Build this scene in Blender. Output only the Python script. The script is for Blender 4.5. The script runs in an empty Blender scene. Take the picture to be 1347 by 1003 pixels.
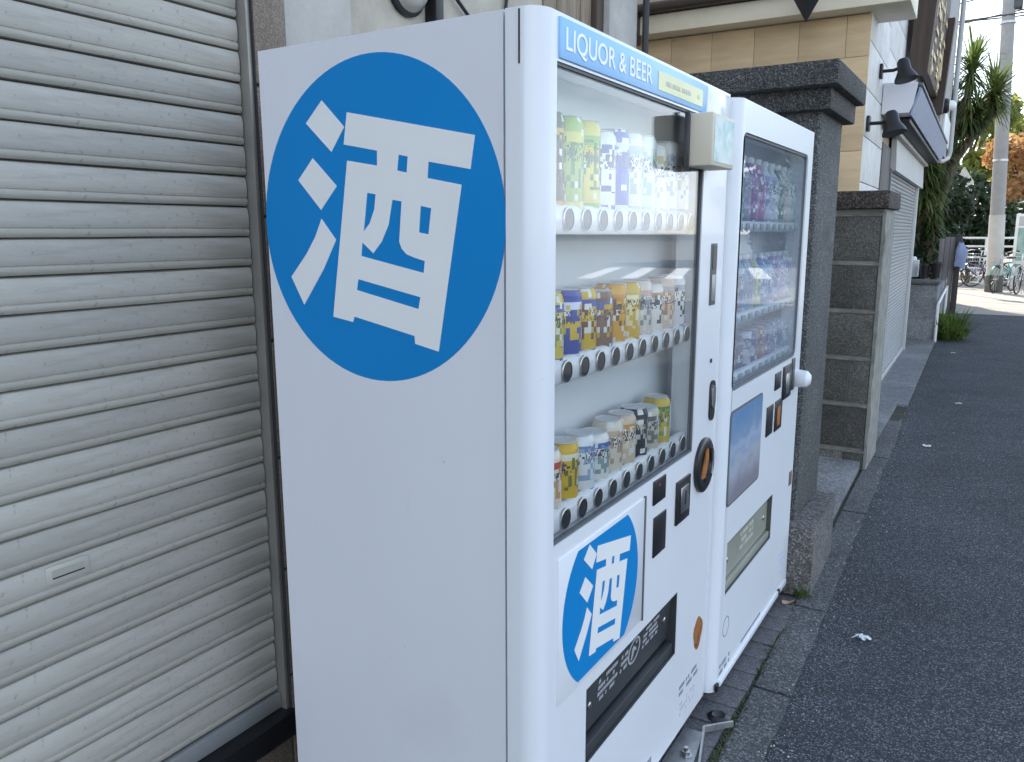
import bpy, bmesh, math, random
from mathutils import Vector, Matrix
random.seed(7)
S = bpy.context.scene
COL = S.collection

# ------------------------------------------------------------------ camera
CAM = Vector((0.673, -1.182, 1.471))
yaw, pitch, roll = 0.5515, 0.1842, -0.0022
fw = Vector((-math.sin(yaw)*math.cos(pitch), math.cos(yaw)*math.cos(pitch), -math.sin(pitch)))
rt = fw.cross(Vector((0, 0, 1))).normalized(); up = rt.cross(fw)
rt, up = math.cos(roll)*rt + math.sin(roll)*up, -math.sin(roll)*rt + math.cos(roll)*up
cd = bpy.data.cameras.new('camera'); cam = bpy.data.objects.new('camera', cd); COL.objects.link(cam)
cd.sensor_fit = 'HORIZONTAL'; cd.sensor_width = 36.0; cd.lens = 36.0*1051.8/1347.0
cd.clip_start = 0.02; cd.clip_end = 2000
M4 = Matrix((rt, up, -fw)).transposed().to_4x4(); M4.translation = CAM
cam.matrix_world = M4
S.camera = cam

# ------------------------------------------------------------------ light
SUN_EL = math.radians(43); SUN_AZ = math.atan2(-0.47, 0.88)      # azimuth from +Y towards +X
sdir = Vector((math.sin(SUN_AZ)*math.cos(SUN_EL), math.cos(SUN_AZ)*math.cos(SUN_EL), math.sin(SUN_EL)))
W = bpy.data.worlds.new('World'); S.world = W; W.use_nodes = True
nt = W.node_tree; nt.nodes.clear()
o_ = nt.nodes.new('ShaderNodeOutputWorld'); bg = nt.nodes.new('ShaderNodeBackground')
sky = nt.nodes.new('ShaderNodeTexSky'); sky.sky_type = 'NISHITA'; sky.sun_disc = False
sky.sun_elevation = SUN_EL; sky.sun_rotation = SUN_AZ % (2*math.pi); sky.air_density = 1.25; sky.dust_density = .5
tc = nt.nodes.new('ShaderNodeTexCoord'); mp = nt.nodes.new('ShaderNodeMapping'); mp.inputs['Scale'].default_value = (1, 1, 3.2)
nz = nt.nodes.new('ShaderNodeTexNoise'); nz.inputs['Scale'].default_value = 2.6; nz.inputs['Detail'].default_value = 8; nz.inputs['Roughness'].default_value = .58
cr = nt.nodes.new('ShaderNodeValToRGB'); cr.color_ramp.elements[0].position = .47; cr.color_ramp.elements[1].position = .68
mx = nt.nodes.new('ShaderNodeMixRGB'); mx.inputs[2].default_value = (8.0, 8.8, 10.0, 1)
L = nt.links.new
L(tc.outputs['Generated'], mp.inputs['Vector']); L(mp.outputs[0], nz.inputs['Vector']); sx_ = nt.nodes.new('ShaderNodeSeparateXYZ'); L(tc.outputs['Generated'], sx_.inputs[0])
hz = nt.nodes.new('ShaderNodeMapRange'); hz.inputs[1].default_value = 0; hz.inputs[2].default_value = .5; hz.inputs[3].default_value = .14; hz.inputs[4].default_value = 0   # cloud banks thicken towards the horizon
L(sx_.outputs[2], hz.inputs[0]); ad_ = nt.nodes.new('ShaderNodeMath'); ad_.operation = 'ADD'; L(nz.outputs['Fac'], ad_.inputs[0]); L(hz.outputs[0], ad_.inputs[1]); L(ad_.outputs[0], cr.inputs[0])
L(cr.outputs[0], mx.inputs[0]); L(sky.outputs[0], mx.inputs[1]); L(mx.outputs[0], bg.inputs['Color']); L(bg.outputs[0], o_.inputs[0])
bg.inputs['Strength'].default_value = 0.145
sl = bpy.data.lights.new('sun', 'SUN'); sl.energy = 4.2; sl.angle = math.radians(.53); sl.color = (1, .94, .84)
so = bpy.data.objects.new('sun', sl); COL.objects.link(so)
so.rotation_euler = sdir.to_track_quat('Z', 'Y').to_euler(); so.location = (0, 0, 30)
S.view_settings.view_transform = 'Standard'; S.view_settings.look = 'None'; S.view_settings.gamma = 1
S.view_settings.use_curve_mapping = False
S.view_settings.exposure = 1.2
S.cycles.max_bounces = 7; S.cycles.diffuse_bounces = 4; S.cycles.glossy_bounces = 4; S.cycles.transparent_max_bounces = 12

# ------------------------------------------------------------------ materials
def rgb(h):
    h = h.lstrip('#'); c = [int(h[i:i+2], 16)/255 for i in (0, 2, 4)]
    return tuple(v/12.92 if v <= .04045 else ((v+.055)/1.055)**2.4 for v in c)
def NODE(n, t, **k):
    x = n.nodes.new(t)
    for a, b in k.items(): setattr(x, a, b)
    return x
def mat(name, col, rough=.5, metal=0, var=.08, vs=4, bump=0, bs=60, col2=None, c2amt=(.5, .7), c2s=3, stretch=(1, 1, 1), spec=.5, coat=0, emis=0):
    m = bpy.data.materials.new(name); m.use_nodes = True; n = m.node_tree; b = n.nodes['Principled BSDF']
    l = n.links.new
    t = NODE(n, 'ShaderNodeTexCoord'); mpg = NODE(n, 'ShaderNodeMapping'); mpg.inputs['Scale'].default_value = stretch
    l(t.outputs['Object'], mpg.inputs['Vector'])
    z = NODE(n, 'ShaderNodeTexNoise'); z.inputs['Scale'].default_value = vs; z.inputs['Detail'].default_value = 6; z.inputs['Roughness'].default_value = .6
    l(mpg.outputs[0], z.inputs['Vector'])
    r = NODE(n, 'ShaderNodeValToRGB'); r.color_ramp.elements[0].position = .3; r.color_ramp.elements[1].position = .7
    r.color_ramp.elements[0].color = (*[max(0, c*(1-var)) for c in col], 1); r.color_ramp.elements[1].color = (*[min(1, c*(1+var)) for c in col], 1)
    l(z.outputs['Fac'], r.inputs[0]); out = r.outputs[0]
    if col2 is not None:
        z2 = NODE(n, 'ShaderNodeTexNoise'); z2.inputs['Scale'].default_value = c2s; z2.inputs['Detail'].default_value = 8; z2.inputs['Roughness'].default_value = .68
        l(mpg.outputs[0], z2.inputs['Vector'])
        r2 = NODE(n, 'ShaderNodeValToRGB'); r2.color_ramp.elements[0].position = c2amt[0]; r2.color_ramp.elements[1].position = c2amt[1]
        l(z2.outputs['Fac'], r2.inputs[0])
        mm = NODE(n, 'ShaderNodeMixRGB'); l(r2.outputs[0], mm.inputs[0]); l(out, mm.inputs[1]); mm.inputs[2].default_value = (*col2, 1); out = mm.outputs[0]
    l(out, b.inputs['Base Color'])
    b.inputs['Roughness'].default_value = rough; b.inputs['Metallic'].default_value = metal
    b.inputs['Specular IOR Level'].default_value = spec; b.inputs['Coat Weight'].default_value = coat
    if emis: b.inputs['Emission Color'].default_value = (*col, 1); b.inputs['Emission Strength'].default_value = emis
    if bump:
        zb = NODE(n, 'ShaderNodeTexNoise'); zb.inputs['Scale'].default_value = bs; zb.inputs['Detail'].default_value = 5
        l(mpg.outputs[0], zb.inputs['Vector'])
        bp = NODE(n, 'ShaderNodeBump'); bp.inputs['Strength'].default_value = bump; bp.inputs['Distance'].default_value = .01
        l(zb.outputs['Fac'], bp.inputs['Height']); l(bp.outputs[0], b.inputs['Normal'])
    return m
def speckle(name, c_dark, c_mid, c_light, scale, rough=.9, bump=.6, dist=.004, big=.15, light_at=.8, patch=None):
    """aggregate: voronoi cells with random tone, plus large soft variation"""
    m = bpy.data.materials.new(name); m.use_nodes = True; n = m.node_tree; b = n.nodes['Principled BSDF']; l = n.links.new
    t = NODE(n, 'ShaderNodeTexCoord')
    v = NODE(n, 'ShaderNodeTexVoronoi'); v.inputs['Scale'].default_value = scale
    l(t.outputs['Object'], v.inputs['Vector'])
    sp = NODE(n, 'ShaderNodeSeparateColor'); l(v.outputs['Color'], sp.inputs[0])
    r = NODE(n, 'ShaderNodeValToRGB'); e = r.color_ramp.elements
    e[0].position = .15; e[0].color = (*c_dark, 1); e[1].position = light_at; e[1].color = (*c_mid, 1)
    x = e.new(.97); x.color = (*c_light, 1)
    l(sp.outputs[0], r.inputs[0])
    z = NODE(n, 'ShaderNodeTexNoise'); z.inputs['Scale'].default_value = 1.7; z.inputs['Detail'].default_value = 7; z.inputs['Roughness'].default_value = .65
    l(t.outputs['Object'], z.inputs['Vector'])
    mr = NODE(n, 'ShaderNodeMapRange'); mr.inputs[1].default_value = .3; mr.inputs[2].default_value = .7; mr.inputs[3].default_value = 1-big; mr.inputs[4].default_value = 1+big
    l(z.outputs['Fac'], mr.inputs[0])
    mu = NODE(n, 'ShaderNodeMixRGB', blend_type='MULTIPLY'); mu.inputs[0].default_value = 1
    l(r.outputs[0], mu.inputs[1]); l(mr.outputs[0], mu.inputs[2]); out = mu.outputs[0]
    if patch:
        z3 = NODE(n, 'ShaderNodeTexNoise'); z3.inputs['Scale'].default_value = 6; z3.inputs['Detail'].default_value = 9; z3.inputs['Roughness'].default_value = .7
        l(t.outputs['Object'], z3.inputs['Vector'])
        r3 = NODE(n, 'ShaderNodeValToRGB'); r3.color_ramp.elements[0].position = .56; r3.color_ramp.elements[1].position = .72
        l(z3.outputs['Fac'], r3.inputs[0]); m3 = NODE(n, 'ShaderNodeMixRGB'); l(r3.outputs[0], m3.inputs[0]); l(out, m3.inputs[1]); m3.inputs[2].default_value = (*patch, 1); out = m3.outputs[0]
    l(out, b.inputs['Base Color']); b.inputs['Roughness'].default_value = rough; b.inputs['Specular IOR Level'].default_value = .3
    bp = NODE(n, 'ShaderNodeBump'); bp.inputs['Strength'].default_value = bump; bp.inputs['Distance'].default_value = dist
    inv = NODE(n, 'ShaderNodeMath', operation='SUBTRACT'); inv.inputs[0].default_value = 1; l(v.outputs['Distance'], inv.inputs[1])
    ad = NODE(n, 'ShaderNodeMath', operation='ADD'); l(inv.outputs[0], ad.inputs[0]); l(sp.outputs[1], ad.inputs[1])
    l(ad.outputs[0], bp.inputs['Height']); l(bp.outputs[0], b.inputs['Normal'])
    return m
def glass(name, tint=(.93, .96, .96), ior=1.5, haze=.0):
    m = bpy.data.materials.new(name); m.use_nodes = True; n = m.node_tree; n.nodes.clear(); l = n.links.new
    o = NODE(n, 'ShaderNodeOutputMaterial'); tr = NODE(n, 'ShaderNodeBsdfTransparent'); tr.inputs[0].default_value = (*tint, 1)
    g = NODE(n, 'ShaderNodeBsdfGlossy'); g.inputs['Roughness'].default_value = .01
    f = NODE(n, 'ShaderNodeFresnel'); ge = NODE(n, 'ShaderNodeNewGeometry')     # same reflectance on both faces of the pane
    io = NODE(n, 'ShaderNodeMapRange'); io.inputs[3].default_value = ior; io.inputs[4].default_value = 1/ior; l(ge.outputs['Backfacing'], io.inputs[0]); l(io.outputs[0], f.inputs[0])
    mxs = NODE(n, 'ShaderNodeMixShader'); l(f.outputs[0], mxs.inputs[0]); l(tr.outputs[0], mxs.inputs[1]); l(g.outputs[0], mxs.inputs[2])
    if haze:
        d = NODE(n, 'ShaderNodeBsdfDiffuse'); d.inputs[0].default_value = (.66, .71, .80, 1)  # pale bluish diffuse mixed in, painting a milky brightness over the pane
        m2 = NODE(n, 'ShaderNodeMixShader'); m2.inputs[0].default_value = haze; l(mxs.outputs[0], m2.inputs[1]); l(d.outputs[0], m2.inputs[2]); l(m2.outputs[0], o.inputs[0])
    else: l(mxs.outputs[0], o.inputs[0])
    return m
def canmat(name, c1, c2, c3, sc=62, seed=0, z0=.35, z1=.75):
    """printed can: bands along the height plus blotchy print"""
    m = bpy.data.materials.new(name); m.use_nodes = True; n = m.node_tree; b = n.nodes['Principled BSDF']; l = n.links.new
    t = NODE(n, 'ShaderNodeTexCoord'); s = NODE(n, 'ShaderNodeSeparateXYZ'); l(t.outputs['Generated'], s.inputs[0])
    r = NODE(n, 'ShaderNodeValToRGB'); r.color_ramp.interpolation = 'CONSTANT'; e = r.color_ramp.elements
    e[0].position = 0; e[0].color = (*c2, 1); e[1].position = z0-.2; e[1].color = (*c1, 1)
    a = e.new(z1); a.color = (*c2, 1); a = e.new(z1+.1); a.color = (*c1, 1)
    l(s.outputs[2], r.inputs[0])
    # small printed blocks laid round the can (angle x height cells)
    so_ = NODE(n, 'ShaderNodeSeparateXYZ'); l(t.outputs['Object'], so_.inputs[0])
    at = NODE(n, 'ShaderNodeMath', operation='ARCTAN2'); l(so_.outputs[1], at.inputs[0]); l(so_.outputs[0], at.inputs[1])
    def cell(ka, kz, sd):
        a_ = NODE(n, 'ShaderNodeMath', operation='MULTIPLY_ADD'); a_.inputs[1].default_value = ka; a_.inputs[2].default_value = sd*.37; l(at.outputs[0], a_.inputs[0])
        z_ = NODE(n, 'ShaderNodeMath', operation='MULTIPLY_ADD'); z_.inputs[1].default_value = kz; z_.inputs[2].default_value = sd*.53; l(so_.outputs[2], z_.inputs[0])
        fa = NODE(n, 'ShaderNodeMath', operation='FLOOR'); l(a_.outputs[0], fa.inputs[0]); fz = NODE(n, 'ShaderNodeMath', operation='FLOOR'); l(z_.outputs[0], fz.inputs[0])
        cb = NODE(n, 'ShaderNodeCombineXYZ'); l(fa.outputs[0], cb.inputs[0]); l(fz.outputs[0], cb.inputs[1]); cb.inputs[2].default_value = sd*7.3
        wn = NODE(n, 'ShaderNodeTexWhiteNoise'); l(cb.outputs[0], wn.inputs['Vector']); return wn
    w1 = cell(4.2, 85, seed); sp = NODE(n, 'ShaderNodeSeparateColor'); l(w1.outputs['Color'], sp.inputs[0])
    rr = NODE(n, 'ShaderNodeValToRGB'); rr.color_ramp.interpolation = 'CONSTANT'; rr.color_ramp.elements[1].position = .60
    l(sp.outputs[0], rr.inputs[0])
    z = NODE(n, 'ShaderNodeMath', operation='COMPARE'); z.inputs[1].default_value = (z0+z1)/2; z.inputs[2].default_value = (z1-z0)/2+.06; l(s.outputs[2], z.inputs[0])
    mu = NODE(n, 'ShaderNodeMath', operation='MULTIPLY'); l(rr.outputs[0], mu.inputs[0]); l(z.outputs[0], mu.inputs[1])
    mm = NODE(n, 'ShaderNodeMixRGB'); l(mu.outputs[0], mm.inputs[0]); l(r.outputs[0], mm.inputs[1]); mm.inputs[2].default_value = (*c3, 1)
    w5 = cell(13, 210, seed+.5)
    # a second, lighter print colour and a fine row of lettering-like strokes
    r4 = NODE(n, 'ShaderNodeValToRGB'); r4.color_ramp.interpolation = 'CONSTANT'; r4.color_ramp.elements[1].position = .90; l(sp.outputs[1], r4.inputs[0])
    m4 = NODE(n, 'ShaderNodeMixRGB'); l(r4.outputs[0], m4.inputs[0]); l(mm.outputs[0], m4.inputs[1]); m4.inputs[2].default_value = (.80, .80, .76, 1)
    s5 = NODE(n, 'ShaderNodeSeparateColor'); l(w5.outputs['Color'], s5.inputs[0])
    c5 = NODE(n, 'ShaderNodeMath', operation='GREATER_THAN'); c5.inputs[1].default_value = .66; l(s5.outputs[2], c5.inputs[0])
    z5 = NODE(n, 'ShaderNodeMath', operation='COMPARE'); z5.inputs[1].default_value = z1-.10; z5.inputs[2].default_value = .09; l(s.outputs[2], z5.inputs[0])
    x5 = NODE(n, 'ShaderNodeMath', operation='MULTIPLY'); l(c5.outputs[0], x5.inputs[0]); l(z5.outputs[0], x5.inputs[1])
    m6 = NODE(n, 'ShaderNodeMixRGB'); l(x5.outputs[0], m6.inputs[0]); l(m4.outputs[0], m6.inputs[1]); m6.inputs[2].default_value = (.06, .06, .09, 1)
    l(m6.outputs[0], b.inputs['Base Color']); b.inputs['Roughness'].default_value = .3; b.inputs['Metallic'].default_value = .15
    return m
def leafmat(name, c1, c2, trans=.35, scale=2.5):
    m = bpy.data.materials.new(name); m.use_nodes = True; n = m.node_tree; n.nodes.clear(); l = n.links.new
    o = NODE(n, 'ShaderNodeOutputMaterial'); t = NODE(n, 'ShaderNodeTexCoord')
    z = NODE(n, 'ShaderNodeTexNoise'); z.inputs['Scale'].default_value = scale; z.inputs['Detail'].default_value = 3; l(t.outputs['Object'], z.inputs['Vector'])
    r = NODE(n, 'ShaderNodeValToRGB'); r.color_ramp.elements[0].position = .35; r.color_ramp.elements[1].position = .65
    r.color_ramp.elements[0].color = (*c1, 1); r.color_ramp.elements[1].color = (*c2, 1); l(z.outputs['Fac'], r.inputs[0])
    d = NODE(n, 'ShaderNodeBsdfPrincipled'); d.inputs['Roughness'].default_value = .5; l(r.outputs[0], d.inputs['Base Color'])
    tr = NODE(n, 'ShaderNodeBsdfTranslucent'); l(r.outputs[0], tr.inputs[0])
    mxs = NODE(n, 'ShaderNodeMixShader'); mxs.inputs[0].default_value = trans; l(d.outputs[0], mxs.inputs[1]); l(tr.outputs[0], mxs.inputs[2]); l(mxs.outputs[0], o.inputs[0])
    return m

white = mat('white_enamel', (.76, .77, .79), .22, 0, .02, 1.5, coat=.15, bump=.015, bs=3)
white2 = mat('white_enamel_far', (.74, .76, .78), .3, 0, .03, 1.5, coat=.1)
body_m = mat('cabinet_paint', (.71, .71, .735), .34, 0, .03, 1.2, bump=.02, bs=2.5, col2=(.57, .57, .58), c2amt=(.62, .8), c2s=4, stretch=(1, 1, .45))
blue = mat('blue_vinyl', (.0, .215, .54), .42, 0, .05, 2, bump=.02, bs=14, spec=.3)
vinyl_w = mat('white_vinyl', (.80, .795, .78), .45, 0, .03, 3)
def add_specks(m, scale, lo, hi, amt, col):
    n = m.node_tree; l = n.links.new; b_ = n.nodes['Principled BSDF']; src = b_.inputs['Base Color'].links[0].from_socket
    t = NODE(n, 'ShaderNodeTexCoord'); z = NODE(n, 'ShaderNodeTexNoise'); z.inputs['Scale'].default_value = scale; z.inputs['Detail'].default_value = 3; l(t.outputs['Object'], z.inputs['Vector'])
    r = NODE(n, 'ShaderNodeMapRange'); r.inputs[1].default_value = lo; r.inputs[2].default_value = hi; r.inputs[4].default_value = amt; l(z.outputs['Fac'], r.inputs[0])
    q = NODE(n, 'ShaderNodeMixRGB'); l(r.outputs[0], q.inputs[0]); l(src, q.inputs[1]); q.inputs[2].default_value = (*col, 1); l(q.outputs[0], b_.inputs['Base Color'])
add_specks(body_m, 38, .74, .80, .55, (.30, .29, .27)); add_specks(body_m, 3.2, .56, .78, .30, (.56, .55, .53)); add_specks(white, 45, .76, .82, .5, (.35, .34, .32))
dark = mat('black_plastic', (.012, .012, .014), .35, 0, .1)
darkgrey = mat('dark_grey_plastic', (.045, .048, .05), .35, 0, .15, 6)
seam = mat('seam_shadow_rubber', (.03, .03, .032), .7)  # rubber for the seals; the same dark tone paints shade in grooves and gaps
gasket = mat('grey_rubber_gasket', (.11, .115, .12), .6)
chrome = mat('brushed_steel', (.55, .55, .55), .28, 1, .1, 30)
zinc = mat('galvanised_steel', (.46, .47, .46), .42, .85, .2, 40, col2=(.22, .17, .12), c2amt=(.6, .75), c2s=25)
sky_blue = mat('header_blue_print', rgb('#8cc0ee'), .35, 0, .03, 3)
paleyellow = mat('header_yellow_plate', rgb('#e4e2b0'), .4, 0, .05, 8)
print_w = mat('white_print', (.86, .88, .90), .4, 0, .02)
print_g = mat('grey_print', (.28, .29, .33), .6)
beige = mat('beige_plastic', (.62, .55, .43), .45, 0, .04)
orange = mat('orange_sticker', rgb('#a86a30'), .5, 0, .25, 30, col2=rgb('#6a4426'), c2amt=(.5, .6), c2s=30)
interior = mat('display_interior_white', (.76, .78, .80), .4, 0, .03, 3)
interior2 = mat('display_interior_grey', (.80, .82, .84), .45, 0, .08, 3)
shelf_m = mat('shelf_blue_grey_plastic', (.22, .26, .31), .35, 0, .08, 6)
glass1 = glass('display_glass', (.96, .97, .97), 1.52)
glass2 = glass('display_glass_hazy', (.92, .95, .97), 1.30, .085)
can_metal = mat('can_aluminium', (.78, .78, .77), .5, .25, .05)

# ------------------------------------------------------------------ mesh helpers
class B:
    def __init__(s): s.v = []; s.f = []; s.m = []
    def add(s, v, f, mi=0):
        k = len(s.v); s.v += [tuple(x) for x in v]
        for q in f: s.f.append(tuple(i+k for i in q)); s.m.append(mi)
        return s
    def box(s, x0, x1, y0, y1, z0, z1, bev=0, mi=0, seg=2):
        if bev <= 0:
            v = [(x, y, z) for x in (x0, x1) for y in (y0, y1) for z in (z0, z1)]
            f = [(0, 1, 3, 2), (4, 6, 7, 5), (0, 4, 5, 1), (2, 3, 7, 6), (0, 2, 6, 4), (1, 5, 7, 3)]
            return s.add(v, f, mi)
        bm = bmesh.new(); bmesh.ops.create_cube(bm, size=1)
        for q in bm.verts: q.co = ((x0+x1)/2+q.co.x*(x1-x0), (y0+y1)/2+q.co.y*(y1-y0), (z0+z1)/2+q.co.z*(z1-z0))
        bmesh.ops.bevel(bm, geom=bm.edges[:], offset=bev, segments=seg, profile=.5, affect='EDGES')
        bm.verts.ensure_lookup_table(); bm.verts.index_update()
        s.add([q.co[:] for q in bm.verts], [[q.index for q in f.verts] for f in bm.faces], mi); bm.free(); return s
    def prism(s, poly, lo, hi, axis=2, mi=0):
        n = len(poly)
        def P(a, b, c): return {2: (a, b, c), 0: (c, a, b), 1: (b, c, a)}[axis]
        v = [P(a, b, lo) for a, b in poly]+[P(a, b, hi) for a, b in poly]
        f = [tuple(range(n))[::-1], tuple(range(n, 2*n))]+[(i, (i+1) % n, n+(i+1) % n, n+i) for i in range(n)]
        return s.add(v, f, mi)
    def cyl(s, p0, p1, r0, r1=None, n=16, mi=0, caps=True):
        r1 = r0 if r1 is None else r1
        p0 = Vector(p0); p1 = Vector(p1); d = (p1-p0).normalized()
        a = d.orthogonal().normalized(); b = d.cross(a)
        v = []
        for p, r in ((p0, r0), (p1, r1)):
            for i in range(n):
                t = 2*math.pi*i/n; v.append(p+r*(math.cos(t)*a+math.sin(t)*b))
        f = [(i, (i+1) % n, n+(i+1) % n, n+i) for i in range(n)]
        if caps: f += [tuple(range(n))[::-1], tuple(range(n, 2*n))]
        return s.add(v, f, mi)
    def tube(s, pts, r, n=8, mi=0):
        pts = [Vector(p) for p in pts]; v = []; m = len(pts); prev = None
        rr = r if isinstance(r, (list, tuple)) else [r]*m
        for k, p in enumerate(pts):
            d = (pts[min(k+1, m-1)]-pts[max(k-1, 0)]).normalized()
            a = d.orthogonal().normalized() if prev is None else (prev-d*prev.dot(d)).normalized()
            prev = a; b = d.cross(a)
            for i in range(n):
                t = 2*math.pi*i/n; v.append(p+rr[k]*(math.cos(t)*a+math.sin(t)*b))
        f = []
        for k in range(m-1):
            for i in range(n): f.append((k*n+i, k*n+(i+1) % n, (k+1)*n+(i+1) % n, (k+1)*n+i))
        f += [tuple(range(n))[::-1], tuple(range((m-1)*n, m*n))]
        return s.add(v, f, mi)
    def lathe(s, prof, c, axis=(0, 0, 1), n=24, mi=0, mis=None):
        d = Vector(axis).normalized(); a = d.orthogonal().normalized(); b = d.cross(a); c = Vector(c); v = []
        for r, h in prof:
            for i in range(n):
                t = 2*math.pi*i/n; v.append(c+d*h+r*(math.cos(t)*a+math.sin(t)*b))
        for k in range(len(prof)-1):
            fs = [(k*n+i, k*n+(i+1) % n, (k+1)*n+(i+1) % n, (k+1)*n+i) for i in range(n)]
            if k == 0: s.add(v, fs, mis[k] if mis else mi); base = len(s.v)-len(v)
            else:
                for q in fs: s.f.append(tuple(i+base for i in q)); s.m.append(mis[k] if mis else mi)
        s.f.append(tuple(base+i for i in range(n))[::-1]); s.m.append(mis[0] if mis else mi)
        s.f.append(tuple(base+(len(prof)-1)*n+i for i in range(n))); s.m.append(mis[-1] if mis else mi)
        return s
    def mesh(s, name, mats, off=(0, 0, 0), sharp=38):
        me = bpy.data.meshes.new(name); ox, oy, oz = off
        me.from_pydata([(x-ox, y-oy, z-oz) for x, y, z in s.v], [], s.f)
        for m in (mats if isinstance(mats, (list, tuple)) else [mats]): me.materials.append(m)
        me.polygons.foreach_set('material_index', s.m); me.update()
        bm = bmesh.new(); bm.from_mesh(me); bmesh.ops.recalc_face_normals(bm, faces=bm.faces); bm.to_mesh(me); bm.free()
        me.polygons.foreach_set('use_smooth', [True]*len(me.polygons))
        me.set_sharp_from_angle(angle=math.radians(sharp))
        return me
    def obj(s, name, mats, parent=None, at=None, sharp=38, **props):
        """world-space vertices; parent: an empty with known world location (no rotation) or a mesh child of it"""
        if parent is not None:
            off = ORG.get(parent.name, (0, 0, 0)); o = bpy.data.objects.new(name, s.mesh(name, mats, off, sharp)); COL.objects.link(o)
            o.parent = parent; ORG[o.name] = off
        else:
            if at is None:
                xs = [q[0] for q in s.v]; ys = [q[1] for q in s.v]; zs = [q[2] for q in s.v]
                at = ((min(xs)+max(xs))/2, (min(ys)+max(ys))/2, min(zs))
            o = bpy.data.objects.new(name, s.mesh(name, mats, at, sharp)); COL.objects.link(o); o.location = at; ORG[o.name] = tuple(at)
        for k, q in props.items(): o[k] = q
        return o
ORG = {}
def empty(name, loc, label, cat, group=None, rz=0, local=False):
    o = bpy.data.objects.new(name, None); COL.objects.link(o); o.location = loc; o.rotation_euler[2] = rz
    o.empty_display_size = .1
    o['label'] = label; o['category'] = cat
    if group: o['group'] = group
    ORG[o.name] = (0, 0, 0) if local else tuple(loc)
    return o
def tag(o, label, cat, group=None):
    o['label'] = label; o['category'] = cat
    if group: o['group'] = group
    return o
def piece(name, me, parent, loc=(0, 0, 0)):
    """a child that shares mesh data; loc in the root's frame"""
    o = bpy.data.objects.new(name, me); COL.objects.link(o); o.parent = parent
    pl = PL.get(parent.name, (0, 0, 0)); o.location = (loc[0]-pl[0], loc[1]-pl[1], loc[2]-pl[2]); PL[o.name] = tuple(loc)
    return o
PL = {}
def shape2d(loops, depth, text=None, size=1.0, sx=1.0):
    """filled 2-D outline (holes by nesting) as a slab of the given depth, centred on w=0: lists of (u,v,w) and faces"""
    if text is not None:
        cu = bpy.data.curves.new('t', 'FONT'); cu.body = text; cu.size = size; cu.align_x = 'LEFT'; cu.offset = .0004
    else:
        cu = bpy.data.curves.new('t', 'CURVE'); cu.dimensions = '2D'
        for lp in loops:
            sp = cu.splines.new('POLY'); sp.points.add(len(lp)-1); sp.use_cyclic_u = True
            for i, (a, b) in enumerate(lp): sp.points[i].co = (a, b, 0, 1)
    cu.fill_mode = 'BOTH'; cu.extrude = depth/2; cu.resolution_u = 4
    ob = bpy.data.objects.new('t', cu); COL.objects.link(ob); bpy.context.view_layer.update()
    dg = bpy.context.evaluated_depsgraph_get(); me = bpy.data.meshes.new_from_object(ob.evaluated_get(dg))
    v = [tuple(q.co) for q in me.vertices]; f = [tuple(q.vertices) for q in me.polygons]
    bpy.data.objects.remove(ob); bpy.data.meshes.remove(me); bpy.data.curves.remove(cu)
    return [(a*sx, b, c) for a, b, c in v], f
def on_front(v, x): return [(x+c, a, b) for a, b, c in v]           # u along +Y, v up, out along +X
def on_side(v, y): return [(a, y-c, b) for a, b, c in v]            # u along +X, v up, out along -Y
def circle(cx, cy, r, n=72): return [(cx+r*math.cos(2*math.pi*i/n), cy+r*math.sin(2*math.pi*i/n)) for i in range(n)]
def rect(a0, a1, b0, b1): return [(a0, b0), (a1, b0), (a1, b1), (a0, b1)]
def rrect(a0, a1, b0, b1, r, n=6):
    p = []
    for cx, cy, t0 in ((a1-r, b0+r, -90), (a1-r, b1-r, 0), (a0+r, b1-r, 90), (a0+r, b0+r, 180)):
        for i in range(n+1):
            t = math.radians(t0+90*i/n); p.append((cx+r*math.cos(t), cy+r*math.sin(t)))
    return p
def slab(loops, depth): return shape2d(loops, depth)

# ------------------------------------------------------------------ ground
asphalt = speckle('asphalt', (.028, .032, .038), (.080, .087, .099), (.27, .29, .31), 265, .85, .9, .006, .24, .78)
kerb_m = speckle('kerb_concrete', (.052, .055, .057), (.098, .102, .104), (.21, .21, .205), 200, .9, .5, .003, .28, .7, patch=(.075, .08, .07))
paver_m = speckle('paver_concrete', (.085, .083, .088), (.13, .127, .133), (.18, .175, .18), 220, .9, .3, .002, .22, .7, patch=(.14, .135, .135))
slab_m = speckle('slab_concrete', (.13, .135, .14), (.20, .205, .21), (.30, .30, .30), 130, .9, .4, .003, .3, .7, patch=(.11, .115, .12))
grout_m = mat('joint_dirt', (.035, .034, .03), .95, 0, .4, 30, bump=.6, bs=120, col2=(.05, .065, .025), c2amt=(.5, .62), c2s=14)
B().add([(-90, -60, 0), (420, -60, 0), (420, 420, 0), (-90, 420, 0)], [(0, 1, 2, 3)]).obj('road', asphalt, at=(0, 0, 0), kind='structure')
pale_m = mat('pale_forecourt_concrete', (.30, .27, .23), .9, 0, .12, 2, bump=.1, bs=60)
B().add([(-30, 15.2, .004), (60, 15.2, .004), (60, 60, .004), (-30, 60, .004)], [(0, 1, 2, 3)]).obj('forecourt', pale_m, at=(0, 15, 0), kind='structure') if False else B().add([(-14, 15.4, .004), (4.2, 15.4, .004), (4.2, 60, .004), (-14, 60, .004)], [(0, 1, 2, 3)]).obj('forecourt', pale_m, at=(0, 15, 0), kind='structure')
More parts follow.
